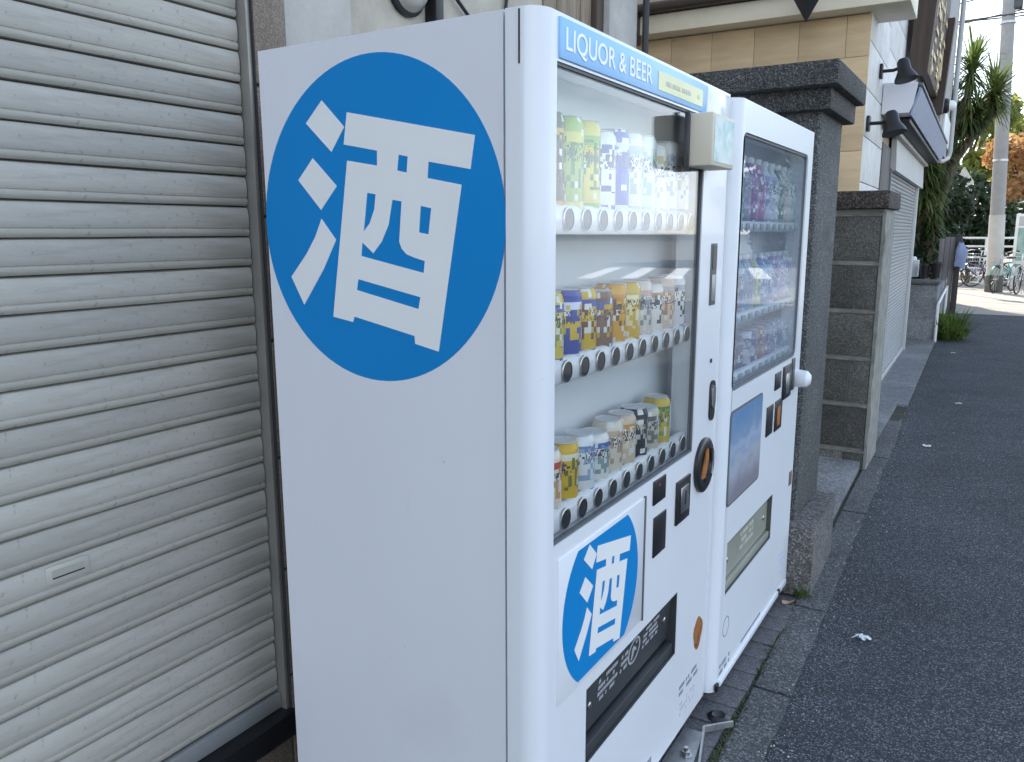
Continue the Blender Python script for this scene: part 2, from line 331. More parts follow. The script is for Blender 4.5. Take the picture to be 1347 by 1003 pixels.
B().add([(4.2, 15.4, .004), (160, 15.4, .004), (160, 120, .004), (4.2, 120, .004)], [(0, 1, 2, 3)]).obj('junction', speckle('pale_reflection_asphalt', (.12, .12, .12), (.19, .19, .185), (.30, .30, .29), 120, .9, .3, .003, .2, .8), at=(0, 15, 0), kind='structure')  # unseen pale ground, added to brighten the window reflection
EDGE = lambda y: .245-.0273*y                        # asphalt / kerb line
# dirt bed under kerb and pavers
B().prism([(-1.2, -4), (EDGE(-4)-.004, -4), (EDGE(10.5)-.004, 10.5), (-1.2, 10.5)], -.05, .004).obj('pavement_bed', grout_m, at=(0, 0, 0), kind='structure')
kerb = bpy.data.objects.new('kerb', None); COL.objects.link(kerb); kerb['kind'] = 'structure'
y = -2.72; i = 0
while y < 5.2:
    ln = .664 if y < 2.5 else .60
    w0 = .115; g = .004+random.random()*.004
    b = B(); e0 = EDGE(y); e1 = EDGE(y+ln)
    dz = random.uniform(-.002, .003)
    pts = [(e0-w0, y+g), (e0-.002, y+g), (e1-.002, y+ln-g), (e1-w0, y+ln-g)]
    # slightly worn outer edge
    n = 7; poly = [(e0-w0, y+g)]
    for k in range(n+1):
        t = k/n; yy = y+g+t*(ln-2*g); poly.append((EDGE(yy)+random.uniform(-.007, .003), yy))
    poly.append((e1-w0, y+ln-g))
    b.prism(poly, -.03, .012+dz); b.obj('kerb_stone', kerb_m, kerb); y += ln; i += 1
# pavers in front of the machines
pav = bpy.data.objects.new('pavement', None); COL.objects.link(pav); pav['kind'] = 'structure'
pm = [B().box(-.108, .108, -.0535, .0535, -.03, .012, .004).mesh('paver', paver_m) for _ in range(1)]
yy = -.30; r_ = 0
while yy < 1.98:
    for c in range(2):
        o = piece('paver', pm[0], pav, (-.026-.0-.221*c+random.uniform(-.002, .002), yy, random.uniform(-.003, .003)))
        o.rotation_euler = (random.uniform(-.012, .012), random.uniform(-.01, .01), random.uniform(-.012, .012))
    yy += .1125; r_ += 1
# concrete apron behind and beyond
B().box(-1.0, -.37, -4, 2.03, -.02, .011).obj('rear_slab', slab_m, at=(0, 0, 0), kind='structure')
b = B(); e = lambda y: EDGE(y)-.135
b.prism([(-3.2, 2.57), (e(2.57), 2.57), (e(3.3), 3.3), (-3.2, 3.3)], -.02, .062)
b.prism([(-3.2, 3.31), (e(3.31), 3.31), (e(4.62), 4.62), (-3.2, 4.62)], -.02, .058)
b.obj('entrance_slab', slab_m, at=(0, 0, 0), kind='structure')
b = B()
for y0, y1 in ((4.63, 6.2), (6.21, 8.1), (8.11, 9.6), (9.61, 10.88)):
    b.prism([(-3.2, y0), (EDGE(y0)-(.12 if y0 < 5 else .02), y0), (EDGE(y1)-(.02 if y0 > 5 else .10), y1), (-3.2, y1)], -.02, .03 if y0 < 6 else .022)
b.obj('shop_apron', slab_m, at=(0, 0, 0), kind='structure')

# ------------------------------------------------------------------ glyph traced from the sign (unit circle)
G_O = [(-.196, .686), (.779, .487), (.745, .299), (.442, .355), (.432, .26), (.681, .213), (.491, -.789), (.307, -.753), (.304, -.703), (-.196, -.607), (-.21, -.644), (-.386, -.617), (-.208, .391), (.04, .349), (.044, .439), (-.232, .491)]
G_D = [[(-.408, .775), (-.222, .598), (-.341, .451), (-.557, .643)], [(-.51, .42), (-.306, .235), (-.455, .086), (-.652, .284)],
       [(-.455, .029), (-.332, -.108), (-.454, -.3), (-.653, -.549), (-.764, -.36), (-.606, -.2), (-.519, -.087)]]
G_H = [[(.214, .406), (.285, .392), (.274, .298), (.2, .313)], [(-.049, .186), (.021, .175), (.006, .083), (-.035, -.001), (-.089, -.056)],
       [(.155, .139), (.228, .127), (.201, -.117), (.218, -.159), (.255, -.194), (.316, -.214), (.398, -.234), (.388, -.307), (-.117, -.21), (-.104, -.123), (-.015, -.191), (.059, -.118), (.119, -.012)],
       [(.376, .098), (.456, .082), (.431, -.073), (.358, -.061)], [(-.15, -.36), (.357, -.457), (.341, -.532), (-.166, -.431)]]
def glyph(cx, cy, r): return [[(cx+a*r, cy+b*r) for a, b in lp] for lp in [G_O]+G_D+G_H]
def clip_z(poly, lo, hi):
    for lim, sg in ((lo, 1), (hi, -1)):
        out = []
        for i in range(len(poly)):
            p, q = poly[i], poly[(i+1) % len(poly)]
            ip, iq = sg*(p[1]-lim) >= 0, sg*(q[1]-lim) >= 0
            if ip: out.append(p)
            if ip != iq:
                t = (lim-p[1])/(q[1]-p[1]); out.append((p[0]+t*(q[0]-p[0]), lim))
        poly = out
    return poly

def stile(y0, y1, z0, z1, xb, xf, r, side):
    """vertical rounded door edge: profile in XY extruded in Z; side -1 rounds the y0 corner, +1 the y1 corner"""
    n = 10; p = []
    if side < 0:
        for i in range(n+1):
            t = math.pi+ -math.pi/2*i/n
            p.append((xf-r+r*math.sin(math.pi/2*i/n), y0+r-r*math.cos(math.pi/2*i/n)))
        p = [(xb, y0)]+p+[(xf, y1), (xb, y1)]
    else:
        for i in range(n+1):
            p.append((xf-r+r*math.cos(math.pi/2*i/n), y1-r+r*math.sin(math.pi/2*i/n)))
        p = [(xb, y0), (xf, y0)]+p+[(xb, y1)]
    return p

def marks(y0, y1, z0, z1, x, rows, seed, fill=.7):
    """illegible small print as flat dashes on a front face"""
    rd = random.Random(seed); b = B(); h = (z1-z0)/rows
    for k in range(rows):
        yy = y0; zz = z1-(k+.8)*h
        while yy < y1-.004:
            w = rd.uniform(.004, .012)
            if rd.random() < fill: b.box(x, x+.0012, yy, min(yy+w, y1), zz, zz+h*.55)
            yy += w+.003
    return b

# ------------------------------------------------------------------ nearer vending machine (liquor)
m1 = empty('liquor_vending_machine', (-.33, .525, 0), 'nearer white vending machine with a big blue circle on its side', 'vending machine', 'vending machines against the shop front')
H = 1.83; Z0 = .075
b = B(); b.box(-.656, -.072, .003, 1.047, Z0, .86); b.box(-.656, -.072, .003, 1.047, 1.78, H); b.box(-.656, -.072, .003, .018, .86, 1.78); b.box(-.656, -.072, .935, 1.047, .86, 1.78); b.box(-.656, -.13, .018, .935, .86, 1.78); b.obj('cabinet', body_m, m1)
v, f = slab([rect(.012, 1.04, Z0+.01, H-.008), rect(.022, .93, .868, 1.77)], .006); B().add(on_front(v, -.069), f).obj('door_seal', seam, m1)
WY0, WY1, WZ0, WZ1 = .058, .835, .892, 1.752
TY0, TY1, TZ0, TZ1 = .208, .757, .342, .522
RY = 1.012
v, f = slab([rect(.05, RY, Z0, H), rect(WY0, WY1, WZ0, WZ1), rect(TY0, TY1, TZ0, TZ1)], .066)
b = B(); b.add(on_front(v, -.033), f)
p = stile(0, .05, 0, 0, -.066, 0, .040, -1); b.prism(p, Z0, H)
p = stile(RY, 1.05, 0, 0, -.066, 0, .026, 1); b.prism(p, Z0, H)
door1 = b.obj('door', white, m1, sharp=25)
# slot groove near the top of the door's side
B().box(-.0405, -.0375, -.001, .004, 1.742, H-.004).obj('side_groove', seam, m1)
# big side sign
v, f = slab([[(a, 1.489+(b_-1.489)*1.033) for a, b_ in circle(-.3625, 1.489, .2955, 96)]], .0006); side = B().add(on_side(v, .0026), f).obj('round_side_sign', blue, m1); side['label'] = 'big blue disc with a white character'
v, f = slab(glyph(-.3625, 1.489, .3), .0006); B().add(on_side(v, .0018), f).obj('sign_character', vinyl_w, side)
# header
hd = B().box(-.002, .004, .062, .822, 1.757, 1.823, .0015).obj('header_sign', sky_blue, m1); hd['label'] = 'light blue header reading LIQUOR & BEER'
v, f = shape2d(None, .001, text='LIQUOR & BEER', size=.052, sx=.84)
xm = max(q[0] for q in v); v = [(.077+a*(.388/xm), 1.773+b_, c) for a, b_, c in v]
B().add(on_front(v, .0048), f).obj('header_lettering', print_w, hd)
yp = B().box(.004, .0052, .500, .788, 1.768, 1.806, 0).obj('yellow_plate', paleyellow, hd)
b = marks(.545, .765, 1.779, 1.795, .0052, 1, 3, .8); b.obj('plate_print', mat('plate_print', (.66, .66, .54), .6), hd, kind='stuff')
B().box(-.001, .003, .832, 1.03, 1.757, 1.823, .001).obj('header_end_panel', white, m1)
# display window
bx = B()                                                             # interior shell
bx.box(-.118, -.112, WY0-.03, .93, WZ0-.02, WZ1+.02)
bx.box(-.112, -.066, .924, .93, WZ0-.02, WZ1+.02); bx.box(-.112, -.066, WY0-.036, WY0-.03, WZ0-.02, WZ1+.02)
bx.box(-.112, -.066, WY0-.03, .924, WZ1+.014, WZ1+.02); bx.box(-.112, -.066, WY0-.03, .924, WZ0-.02, WZ0-.014)
bx.obj('display_case', interior, m1)
b = B(); t = .004
b.box(-.016, -.003, WY1-t, WY1-.0005, WZ0+t, WZ1-t); b.box(-.016, -.003, WY0+.0005, WY1-.0005, WZ1-.0055, WZ1-.0005); b.box(-.016, -.003, WY0+.0005, WY1-.0005, WZ0+.0005, WZ0+t)
b.obj('window_gasket', gasket, m1)
B().box(-.0105, -.0075, WY0+.001, WY1-t, WZ0+t, WZ1-.006).obj('window_glass', glass1, m1)
ROWS1 = (1.494, 1.213, .922)
bt = B()
bt.lathe([(.0215, 0), (.0215, .003), (.0190, .004), (.0190, .0025), (.004, .0032)], (0, 0, 0), (1, 0, 0), 20, mis=[0, 0, 1, 1, 1])
bmesh_ = bt.mesh('button', [chrome, dark])
def strip(zc, parent, y0, y1, xf, hh, n, c0, c1, me, mt):
    b = B(); pr = []
    nn = 10
    for i in range(nn+1):
        a = -math.pi/2+math.pi*i/nn; pr.append((xf-.012+.012*math.cos(a), zc+hh*math.sin(a)))
    pr = [(xf-.016, zc-hh)]+pr+[(xf-.016, zc+hh)]
    vv = []
    ys = [y0, y0+.006, y1-.006, y1]; sc = [.8, 1, 1, .8]
    for yv, s_ in zip(ys, sc): vv += [(x, yv, zc+(z-zc)*s_) for x, z in pr]
    k = len(pr); ff = [tuple(range(k)), tuple(range(3*k, 4*k))[::-1]]
    for j in range(3): ff += [(j*k+i, j*k+(i+1) % k, (j+1)*k+(i+1) % k, (j+1)*k+i) for i in range(k)]
    b.add(vv, ff); st = b.obj('button_strip', mt, parent, sharp=50)
    for i in range(n):
        o = piece('button', me, st); org = ORG[st.name]
        o.location = (xf-.0005-org[0], c0+(c1-c0)*i/(n-1)-org[1], zc-org[2])
    return st
for zc in ROWS1:
    strip(zc, m1, WY0+.008, WY1-.008, -.0165, .0265, 10, .134, .793, bmesh_, white)
    B().box(-.112, -.034, WY0-.02, .92, zc-.016, zc-.010).obj('shelf', shelf_m, m1)
    b = B(); b.add([(-.033, WY0+.004, zc+.004), (-.033, WY1-.004, zc+.004), (-.112, WY1+.05, zc+.004), (-.112, WY0-.02, zc+.004), (-.033, WY0+.004, zc-.009), (-.033, WY1-.004, zc-.009), (-.112, WY1+.05, zc-.009), (-.112, WY0-.02, zc-.009)],
                 [(0, 1, 2, 3), (7, 6, 5, 4), (0, 4, 5, 1), (1, 5, 6, 2), (2, 6, 7, 3), (3, 7, 4, 0)]); b.obj('shelf_top', shelf_m, m1)
# lower left sign panel
sp = B().box(-.001, .0035, .075, .497, .556, .862, .002).obj('poster_panel', white, m1)
B().box(.0, .0062, .4972, .5022, .553, .865, .001).obj('poster_rail', gasket, m1)
lo_, hi_ = .566, .852
v, f = slab([clip_z(circle(.276, .711, .186, 96), lo_, hi_)], .0006); ps = B().add(on_front(v, .004), f).obj('round_poster', blue, m1); ps['label'] = 'smaller blue disc poster with a white character'
lp = [clip_z(q, lo_-.002, hi_) for q in glyph(.276, .711, .178)]; lp = [q for q in lp if len(q) > 2]
v, f = slab(lp, .0006); B().add(on_front(v, .005), f).obj('poster_character', vinyl_w, ps)
# payment unit
def panel(y0, y1, z0, z1, name, m, th=.004, bev=.0015, parent=None): return B().box(-.001, th, y0, y1, z0, z1, bev).obj(name, m, parent or m1)
dp = panel(.553, .632, .824, .884, 'price_display', dark)
B().box(.004, .0046, .585, .592, .866, .871).obj('red_led', mat('red_led', (.6, .05, .03), .4), dp)
panel(.562, .642, .688, .79, 'bill_slot', dark)
cs = panel(.712, .812, .722, .838, 'coin_slot', dark, .006)
B().box(.006, .010, .734, .792, .748, .818, .002).obj('coin_plate', chrome, cs)
b = B(); b.box(.010, .0108, .76, .766, .768, .806); b.obj('coin_opening', dark, cs)
# large ringed insert, oval
b = B(); n = 28
for k, (ra, rb, x) in enumerate(((.082, .093, -.001), (.082, .093, .010), (.074, .085, .014), (.052, .062, .014), (.050, .060, .004))):
    pass
vv = []; rings = ((.074, .077, -.001), (.074, .077, .009), (.067, .070, .013), (.048, .050, .012), (.046, .048, .003))
for ra, rb, x in rings:
    for i in range(n):
        a = 2*math.pi*i/n; vv.append((x, .921+ra*math.cos(a), .834+rb*math.sin(a)))
ff = []
for k in range(len(rings)-1): ff += [(k*n+i, k*n+(i+1) % n, (k+1)*n+(i+1) % n, (k+1)*n+i) for i in range(n)]
ff += [tuple(range(n)), tuple(range((len(rings)-1)*n, len(rings)*n))]
kn = B().add(vv, ff).obj('coin_return_ring', dark, m1)
v, f = slab([[(.89, .80), (.93, .795), (.952, .84), (.948, .885), (.93, .875), (.915, .84)]], .004); B().add(on_front(v, .007), f).obj('orange_lever', orange, kn)
b = B(); b.tube([(.0135, .965, .80), (.0135, .972, .838), (.0135, .966, .876)], .003, 6); b.obj('ring_highlight_arc', chrome, kn)  # steel arc shaped as a highlight on the ring
# vertical slot display, keyhole, lock handle
sd = panel(.918, .964, 1.276, 1.44, 'slot_frame', gasket, .003)
B().box(.003, .0046, .924, .958, 1.372, 1.434).obj('slot_opening', dark, sd); B().box(.003, .0052, .924, .958, 1.288, 1.358, .0012).obj('slot_flap', mat('slot_flap', (.34, .34, .33), .4, .4), sd)
B().cyl((-.001, .955, 1.122), (.003, .955, 1.122), .006, n=12).obj('keyhole', dark, m1)
v, f = slab([rrect(.955, .997, .95, 1.064, .02)], .006); lk = B().add(on_front(v, .002), f).obj('lock_recess', dark, m1)
v, f = slab([rrect(.963, .989, .985, 1.05, .012)], .006); B().add(on_front(v, .006), f).obj('lock_handle', chrome, lk)
# age-check box at the window's upper right
ac = B().box(.0, .066, .690, .862, 1.622, 1.742, .005).obj('age_check_box', beige, m1)
B().box(.066, .0672, .70, .852, 1.632, 1.734).obj('green_sticker', mat('green_sticker', (.62, .70, .68), .4, 0, .12, 10, col2=(.25, .50, .48), c2amt=(.48, .66), c2s=14), ac)
B().box(-.001, .012, .684, .6895, 1.618, 1.746, .001).obj('box_shade_strip', darkgrey, ac)  # dark strip painted in as the shading beside the box
# dispensing slot
tr = B()
tr.box(-.064, -.058, TY0, TY1, TZ0, TZ1)
t_ = .004
tr.box(-.058, -.0008, TY1-t_, TY1-.0004, TZ0+.0004, TZ1-.0004); tr.box(-.058, -.0008, TY0+.0004, TY0+t_, TZ0+.0004, TZ1-.0004)
tr.box(-.058, -.0008, TY0+t_, TY1-t_, TZ1-t_, TZ1-.0004); tr.box(-.058, -.0008, TY0+t_, TY1-t_, TZ0+.0004, TZ0+t_)
tr.obj('tray_housing', darkgrey, m1)
b = B(); b.add([(-.012, TY0+.005, TZ1-.005), (-.012, TY1-.005, TZ1-.005), (-.026, TY1-.005, TZ0+.04), (-.026, TY0+.005, TZ0+.04), (-.018, TY0+.005, TZ1-.005), (-.018, TY1-.005, TZ1-.005), (-.032, TY1-.005, TZ0+.04), (-.032, TY0+.005, TZ0+.04)],
             [(0, 1, 2, 3), (7, 6, 5, 4), (0, 4, 5, 1), (1, 5, 6, 2), (2, 6, 7, 3), (3, 7, 4, 0)])
fl = b.obj('tray_flap', darkgrey, m1)
b = B(); b.box(-.03, -.006, TY0+.005, TY1-.005, TZ0+.005, TZ0+.034, .003); b.obj('tray_lip', darkgrey, m1)
for yq, zq in ((.262, .45), (.71, .455)):
    xq = -.012-.014*(TZ1-.004-zq)/(TZ1-TZ0-.044)
    B().lathe([(.009, -.002), (.009, .002), (.006, .004)], (xq, yq, zq), (1, 0, 0), 14).obj('flap_screw', chrome, fl)
fx = lambda z: -.012-.014*(TZ1-.004-z)/(TZ1-TZ0-.044)+.0008
tray_print = mat('tray_print', (.38, .39, .40), .6)
def flapmarks(y0, y1, z0, z1, rows, seed, fill=.8):
    b = marks(y0, y1, z0, z1, 0, rows, seed, fill); b.v = [(x+fx(z), y_, z) for x, y_, z in b.v]; return b
flapmarks(.30, .41, .43, .497, 4, 5).obj('flap_print', tray_print, fl); flapmarks(.56, .66, .44, .50, 4, 6).obj('flap_print', tray_print, fl)
v, f = slab([circle(.505, .467, .036, 32), circle(.505, .467, .030, 32)], .0008); v = [(a, q, c+fx(q)) for a, q, c in v]
B().add([(c, a, q) for a, q, c in v], f).obj('flap_symbol_ring', tray_print, fl)
v, f = slab([[(.49, .445), (.498, .445), (.506, .468), (.517, .462), (.519, .468), (.50, .482), (.492, .478)], circle(.515, .487, .005, 10)], .0008)
B().add([(c+fx(q), a, q) for a, q, c in v], f).obj('flap_symbol', tray_print, fl)
flapmarks(.425, .465, .44, .495, 3, 9).obj('flap_print', tray_print, fl)
# small print and stickers near the bottom right
v, f = slab([[(.945+.043*math.cos(a)*(.75+.25*abs(math.sin(1.5*a+1))), .318+.052*math.sin(a)*(.8+.2*abs(math.cos(2*a)))) for a in [2*math.pi*i/20 for i in range(20)]]], .001)
B().add(on_front(v, .0006), f).obj('orange_sticker', orange, m1)
marks(.80, .955, .185, .225, .0002, 2, 11).obj('small_print', print_g, m1)
marks(.80, .93, .118, .168, .0002, 3, 12, .45).obj('small_print', mat('faint_print', (.5, .52, .56), .6), m1)
marks(.45, .60, .105, .135, .0002, 1, 13, .9).obj('small_print', print_g, m1)
B().box(-.6, -.03, .03, 1.02, .03, Z0).obj('base_skirt', dark, m1)
for yq in (.09, .96):
    for xq in (-.09, -.58): B().lathe([(.026, .010), (.026, .02), (.012, .026), (.012, .04)], (xq, yq, 0), n=14).obj('levelling_foot', zinc, m1)

# floor anchor bracket
ab = empty('anchor_bracket', (.06, .90, .012), 'bent galvanised steel anchor bracket bolted to the pavers under the machine', 'bracket')
b = B(); b.prism([(-.02, .70), (.068, .70), (.036, .925), (-.02, .925)], .013, .018); b.obj('foot_plate', zinc, ab)
b = B(); q = [(.098, .690), (.094, .688), (.033, .929), (.034, .935), (.100, 1.003), (.104, .999), (.040, .930)]
b.prism(q, .018, .036); b.obj('upright_flange', zinc, ab)
b = B(); b.lathe([(.019, .018), (.019, .021), (.0125, .0215), (.0125, .032), (.007, .0325), (.007, .043)], (.028, .80, 0), n=6); b.obj('anchor_bolt', chrome, ab)
b = B(); b.lathe([(.03, .0125), (.034, .016), (.02, .024), (.012, .02)], (.050, 1.03, 0), n=20); b.obj('rubber_foot', dark, ab)

# ------------------------------------------------------------------ farther vending machine
m2 = empty('drink_vending_machine', (-.32, 1.545, 0), 'farther white vending machine with a tinted rounded display window', 'vending machine', 'vending machines against the shop front')
FX = .02; Y0, Y1 = 1.062, 2.022; H2 = 1.828; ZB = .06
b = B(); ya_, yb_ = Y0+.003, Y1-.003; xf_ = FX-.07
b.box(-.65, xf_, ya_, yb_, ZB, .978); b.box(-.65, xf_, ya_, yb_, 1.777, H2); b.box(-.65, xf_, ya_, Y0+.011, .978, 1.777); b.box(-.65, xf_, Y1-.011, yb_, .978, 1.777); b.box(-.65, -.132, Y0+.011, Y1-.011, .978, 1.777); b.obj('cabinet', body_m, m2)
v, f = slab([rect(Y0+.008, Y1-.008, ZB+.01, H2-.01), rect(Y0+.018, Y1-.018, .987, 1.768)], .006); B().add(on_front(v, FX-.067), f).obj('door_seal', seam, m2)
w2 = (1.098, 1.935, 1.008, 1.742); t2 = (1.137, 1.692, .360, .531)
v, f = slab([rect(Y0+.045, Y1-.022, ZB, H2), rrect(*w2, .03), rect(*t2)], .064)
b = B(); b.add(on_front(v, FX-.032), f)
b.prism(stile(Y0, Y0+.045, 0, 0, FX-.064, FX, .036, -1), ZB, H2); b.prism(stile(Y1-.022, Y1, 0, 0, FX-.064, FX, .016, 1), ZB, H2)
b.obj('door', white2, m2, sharp=25)
v, f = slab([rrect(w2[0]+.001, w2[1]-.001, w2[2]+.001, w2[3]-.001, .03), rrect(w2[0]+.008, w2[1]-.008, w2[2]+.008, w2[3]-.008, .024)], .010); B().add(on_front(v, FX-.010), f).obj('window_gasket', gasket, m2)
v, f = slab([rrect(w2[0]+.008, w2[1]-.008, w2[2]+.008, w2[3]-.008, .024)], .003); B().add(on_front(v, FX-.010), f).obj('window_glass', glass2, m2)
bx = B(); bx.box(-.13, -.124, Y0+.012, Y1-.012, .98, 1.775); bx.box(-.124, FX-.064, Y0+.012, Y0+.018, .98, 1.775); bx.box(-.124, FX-.064, Y1-.018, Y1-.012, .98, 1.775)
bx.box(-.124, FX-.064, Y0+.018, Y1-.018, 1.769, 1.775); bx.box(-.124, FX-.064, Y0+.018, Y1-.018, .98, .986); bx.obj('display_case', interior2, m2)
ROWS2 = (1.486, 1.214, 1.034)
bt = B(); bt.box(0, .005, -.017, .017, -.009, .009, .003); sb = bt.mesh('button', [mat('button_grey_green', (.30, .34, .33), .35)])
for zc in ROWS2:
    strip(zc, m2, 1.125, 1.915, FX-.018, .016, 10, 1.165, 1.875, sb, white2)
    B().box(-.123, FX-.048, Y0+.02, Y1-.02, zc-.012, zc-.004).obj('shelf', shelf_m, m2)
def poster_mat():
    m = mat('poster_print', (.5, .5, .5), .3); n = m.node_tree; b_ = n.nodes['Principled BSDF']; l = n.links.new
    t = NODE(n, 'ShaderNodeTexCoord'); s = NODE(n, 'ShaderNodeSeparateXYZ'); l(t.outputs['Generated'], s.inputs[0])
    z = NODE(n, 'ShaderNodeTexNoise'); z.inputs['Scale'].default_value = 5; z.inputs['Detail'].default_value = 6; l(t.outputs['Generated'], z.inputs['Vector'])
    a = NODE(n, 'ShaderNodeMath', operation='MULTIPLY_ADD'); a.inputs[1].default_value = .55; a.inputs[2].default_value = -.27; l(z.outputs['Fac'], a.inputs[0])
    d = NODE(n, 'ShaderNodeMath', operation='ADD'); l(a.outputs[0], d.inputs[0]); l(s.outputs[2], d.inputs[1])
    r = NODE(n, 'ShaderNodeValToRGB'); e = r.color_ramp.elements; e[0].position = .05; e[0].color = (*rgb('#85818a'), 1); e[1].position = .95; e[1].color = (*rgb('#6488ae'), 1)
    for p_, c_ in ((.25, '#9695a0'), (.42, '#a6adb9'), (.52, '#8e9fb8'), (.60, '#a2b0c2'), (.72, '#7a94b2')): q = e.new(p_); q.color = (*rgb(c_), 1)
    l(d.outputs[0], r.inputs[0]); l(r.outputs[0], b_.inputs['Base Color']); return m
pw = poster_mat()
v, f = slab([rrect(1.10, 1.462, .654, .95, .02)], .004); pf = B().add(on_front(v, FX+.0005), f).obj('poster_frame', gasket, m2)
v, f = slab([rrect(1.107, 1.455, .661, .943, .016)], .002); po = B().add(on_front(v, FX+.003), f).obj('advert_poster', pw, m2)
def panel2(y0, y1, z0, z1, name, m, th=.004, parent=None): return B().box(FX-.001, FX+th, y0, y1, z0, z1, .0015).obj(name, m, parent or m2)
panel2(1.53, 1.612, .778, .882, 'bill_slot', dark)
cp = panel2(1.645, 1.742, .772, .882, 'coin_slot', dark); B().box(FX+.004, FX+.007, 1.665, 1.705, .79, .86, .001).obj('orange_lever', orange, cp)
panel2(1.62, 1.70, .925, .985, 'price_display', dark)
cp = panel2(1.735, 1.845, .872, .992, 'coin_return', dark, .008); B().box(FX+.008, FX+.012, 1.755, 1.795, .89, .965, .001).obj('return_plate', chrome, cp)
panel2(1.868, 1.905, .885, 1.005, 'lock_recess', darkgrey, .006)
B().lathe([(.030, 0), (.034, .012), (.031, .045), (.018, .058), (.002, .061)], (FX, 1.935, .922), (1, 0, 0), 20).obj('white_knob', white2, m2)
ol = mat('olive_grey_plastic', (.29, .29, .235), .35, 0, .12, 5)
b = B(); b.box(FX-.062, FX-.056, t2[0], t2[1], t2[2], t2[3]); x0, x1 = FX-.056, FX-.0008
b.box(x0, x1, t2[1]-t_, t2[1]-.0004, t2[2]+.0004, t2[3]-.0004); b.box(x0, x1, t2[0]+.0004, t2[0]+t_, t2[2]+.0004, t2[3]-.0004); b.box(x0, x1, t2[0]+t_, t2[1]-t_, t2[3]-t_, t2[3]-.0004); b.box(x0, x1, t2[0]+t_, t2[1]-t_, t2[2]+.0004, t2[2]+t_)
b.obj('tray_housing', mat('olive_dark_plastic', (.08, .082, .07), .4), m2)
b = B(); b.box(FX-.022, FX-.016, t2[0]+.005, t2[1]-.005, t2[2]+.035, t2[3]-.005); f2 = b.obj('tray_flap', ol, m2)
b = B(); b.box(FX-.03, FX-.005, t2[0]+.005, t2[1]-.005, t2[2]+.005, t2[2]+.03, .003); b.obj('tray_lip', ol, m2)
for yq in (1.19, 1.63): B().lathe([(.009, 0), (.009, .003), (.006, .005)], (FX-.016, yq, .455), (1, 0, 0), 12).obj('flap_screw', chrome, f2)
marks(1.34, 1.50, .43, .50, FX-.016, 3, 21, .7).obj('flap_print', mat('olive_print', (.5, .5, .42), .6), f2)
v, f = slab([circle(1.165, .245, .034, 24), circle(1.165, .245, .030, 24)], .0008); B().add(on_front(v, FX+.0004), f).obj('round_mark', print_g, m2)
marks(1.115, 1.22, .095, .14, FX+.0002, 2, 22, .7).obj('small_print', print_g, m2); marks(1.34, 1.60, .095, .112, FX+.0002, 1, 23, .9).obj('small_print', print_g, m2)
marks(1.86, 1.93, .145, .245, FX+.0002, 4, 26, .5).obj('small_print', mat('lilac_print', (.58, .55, .74), .6), m2)
B().box(FX, FX+.003, 1.945, 1.985, .49, .545, .001).obj('brown_sticker', mat('brown_sticker', (.18, .11, .08), .5), m2)
B().box(FX-.001, FX+.006, Y0+.05, Y1-.03, ZB+.004, ZB+.024, .002).obj('kick_rail', white2, m2)
for yq in (1.075, 1.86): B().box(FX-.001, FX+.008, yq, yq+.02, ZB+.004, ZB+.028, .002).obj('hinge_cap', dark, m2)
B().box(-.6, -.02, Y0+.03, Y1-.03, .03, ZB).obj('base_skirt', dark, m2)
for yq in (1.12, 1.96):
    for xq in (-.09, -.58): B().lathe([(.026, .010), (.026, .02), (.012, .026), (.012, .04)], (xq, yq, 0), n=14).obj('levelling_foot', zinc, m2)

# ------------------------------------------------------------------ drinks on display
def can_mesh(r, h):
    b = B(); b.lathe([(r*.78, 0), (r*.97, .005), (r, .012), (r, h-.016), (r*.94, h-.009), (r*.82, h-.002)], (0, 0, 0), n=20); return b
def lid_mesh(r, h):
    b = B(); b.lathe([(r*.83, h-.0014), (r*.86, h), (r*.83, h+.001), (r*.79, h-.0004), (.002, h-.0004)], (0, 0, 0), n=20); return b
def bottle_mesh(r, h):
    b = B(); b.lathe([(r*.9, 0), (r, .006), (r, h*.28), (r*.95, h*.33), (r, h*.38), (r, h*.64), (r*.8, h*.76), (r*.42, h*.87), (r*.40, h*.92)], (0, 0, 0), n=18); return b
def cap_mesh(r, h):
    b = B(); b.lathe([(r*.46, h*.92), (r*.47, h*.93), (r*.47, h*.995), (r*.42, h)], (0, 0, 0), n=16); return b
ORD = ['first', 'second', 'third', 'fourth', 'fifth', 'sixth', 'seventh', 'eighth', 'ninth', 'tenth']
R1 = [('#5a4632', '#c8a040', '#2c2420', 'brown and gold'), ('#9fb84a', '#d8d060', '#4a8a40', 'green and yellow'), ('#d8c838', '#7fae48', '#4a7a38', 'yellow and green'), ('#e8eae6', '#2c4aa8', '#26348a', 'white and deep blue'), ('#2f4cae', '#d8dce8', '#3a62b8', 'royal blue'),
      ('#e9ece8', '#b8c4c8', '#a8b8b0', 'plain white'), ('#dfe6e2', '#c8d4cc', '#9fc0b0', 'white and pale green'), ('#e8e4da', '#c8b890', '#b8b0a0', 'white and cream'), ('#dcd8d4', '#a8b4bc', '#90a0a8', 'pale grey'), ('#c8c4bc', '#8a9098', '#6a7078', 'mid grey')]
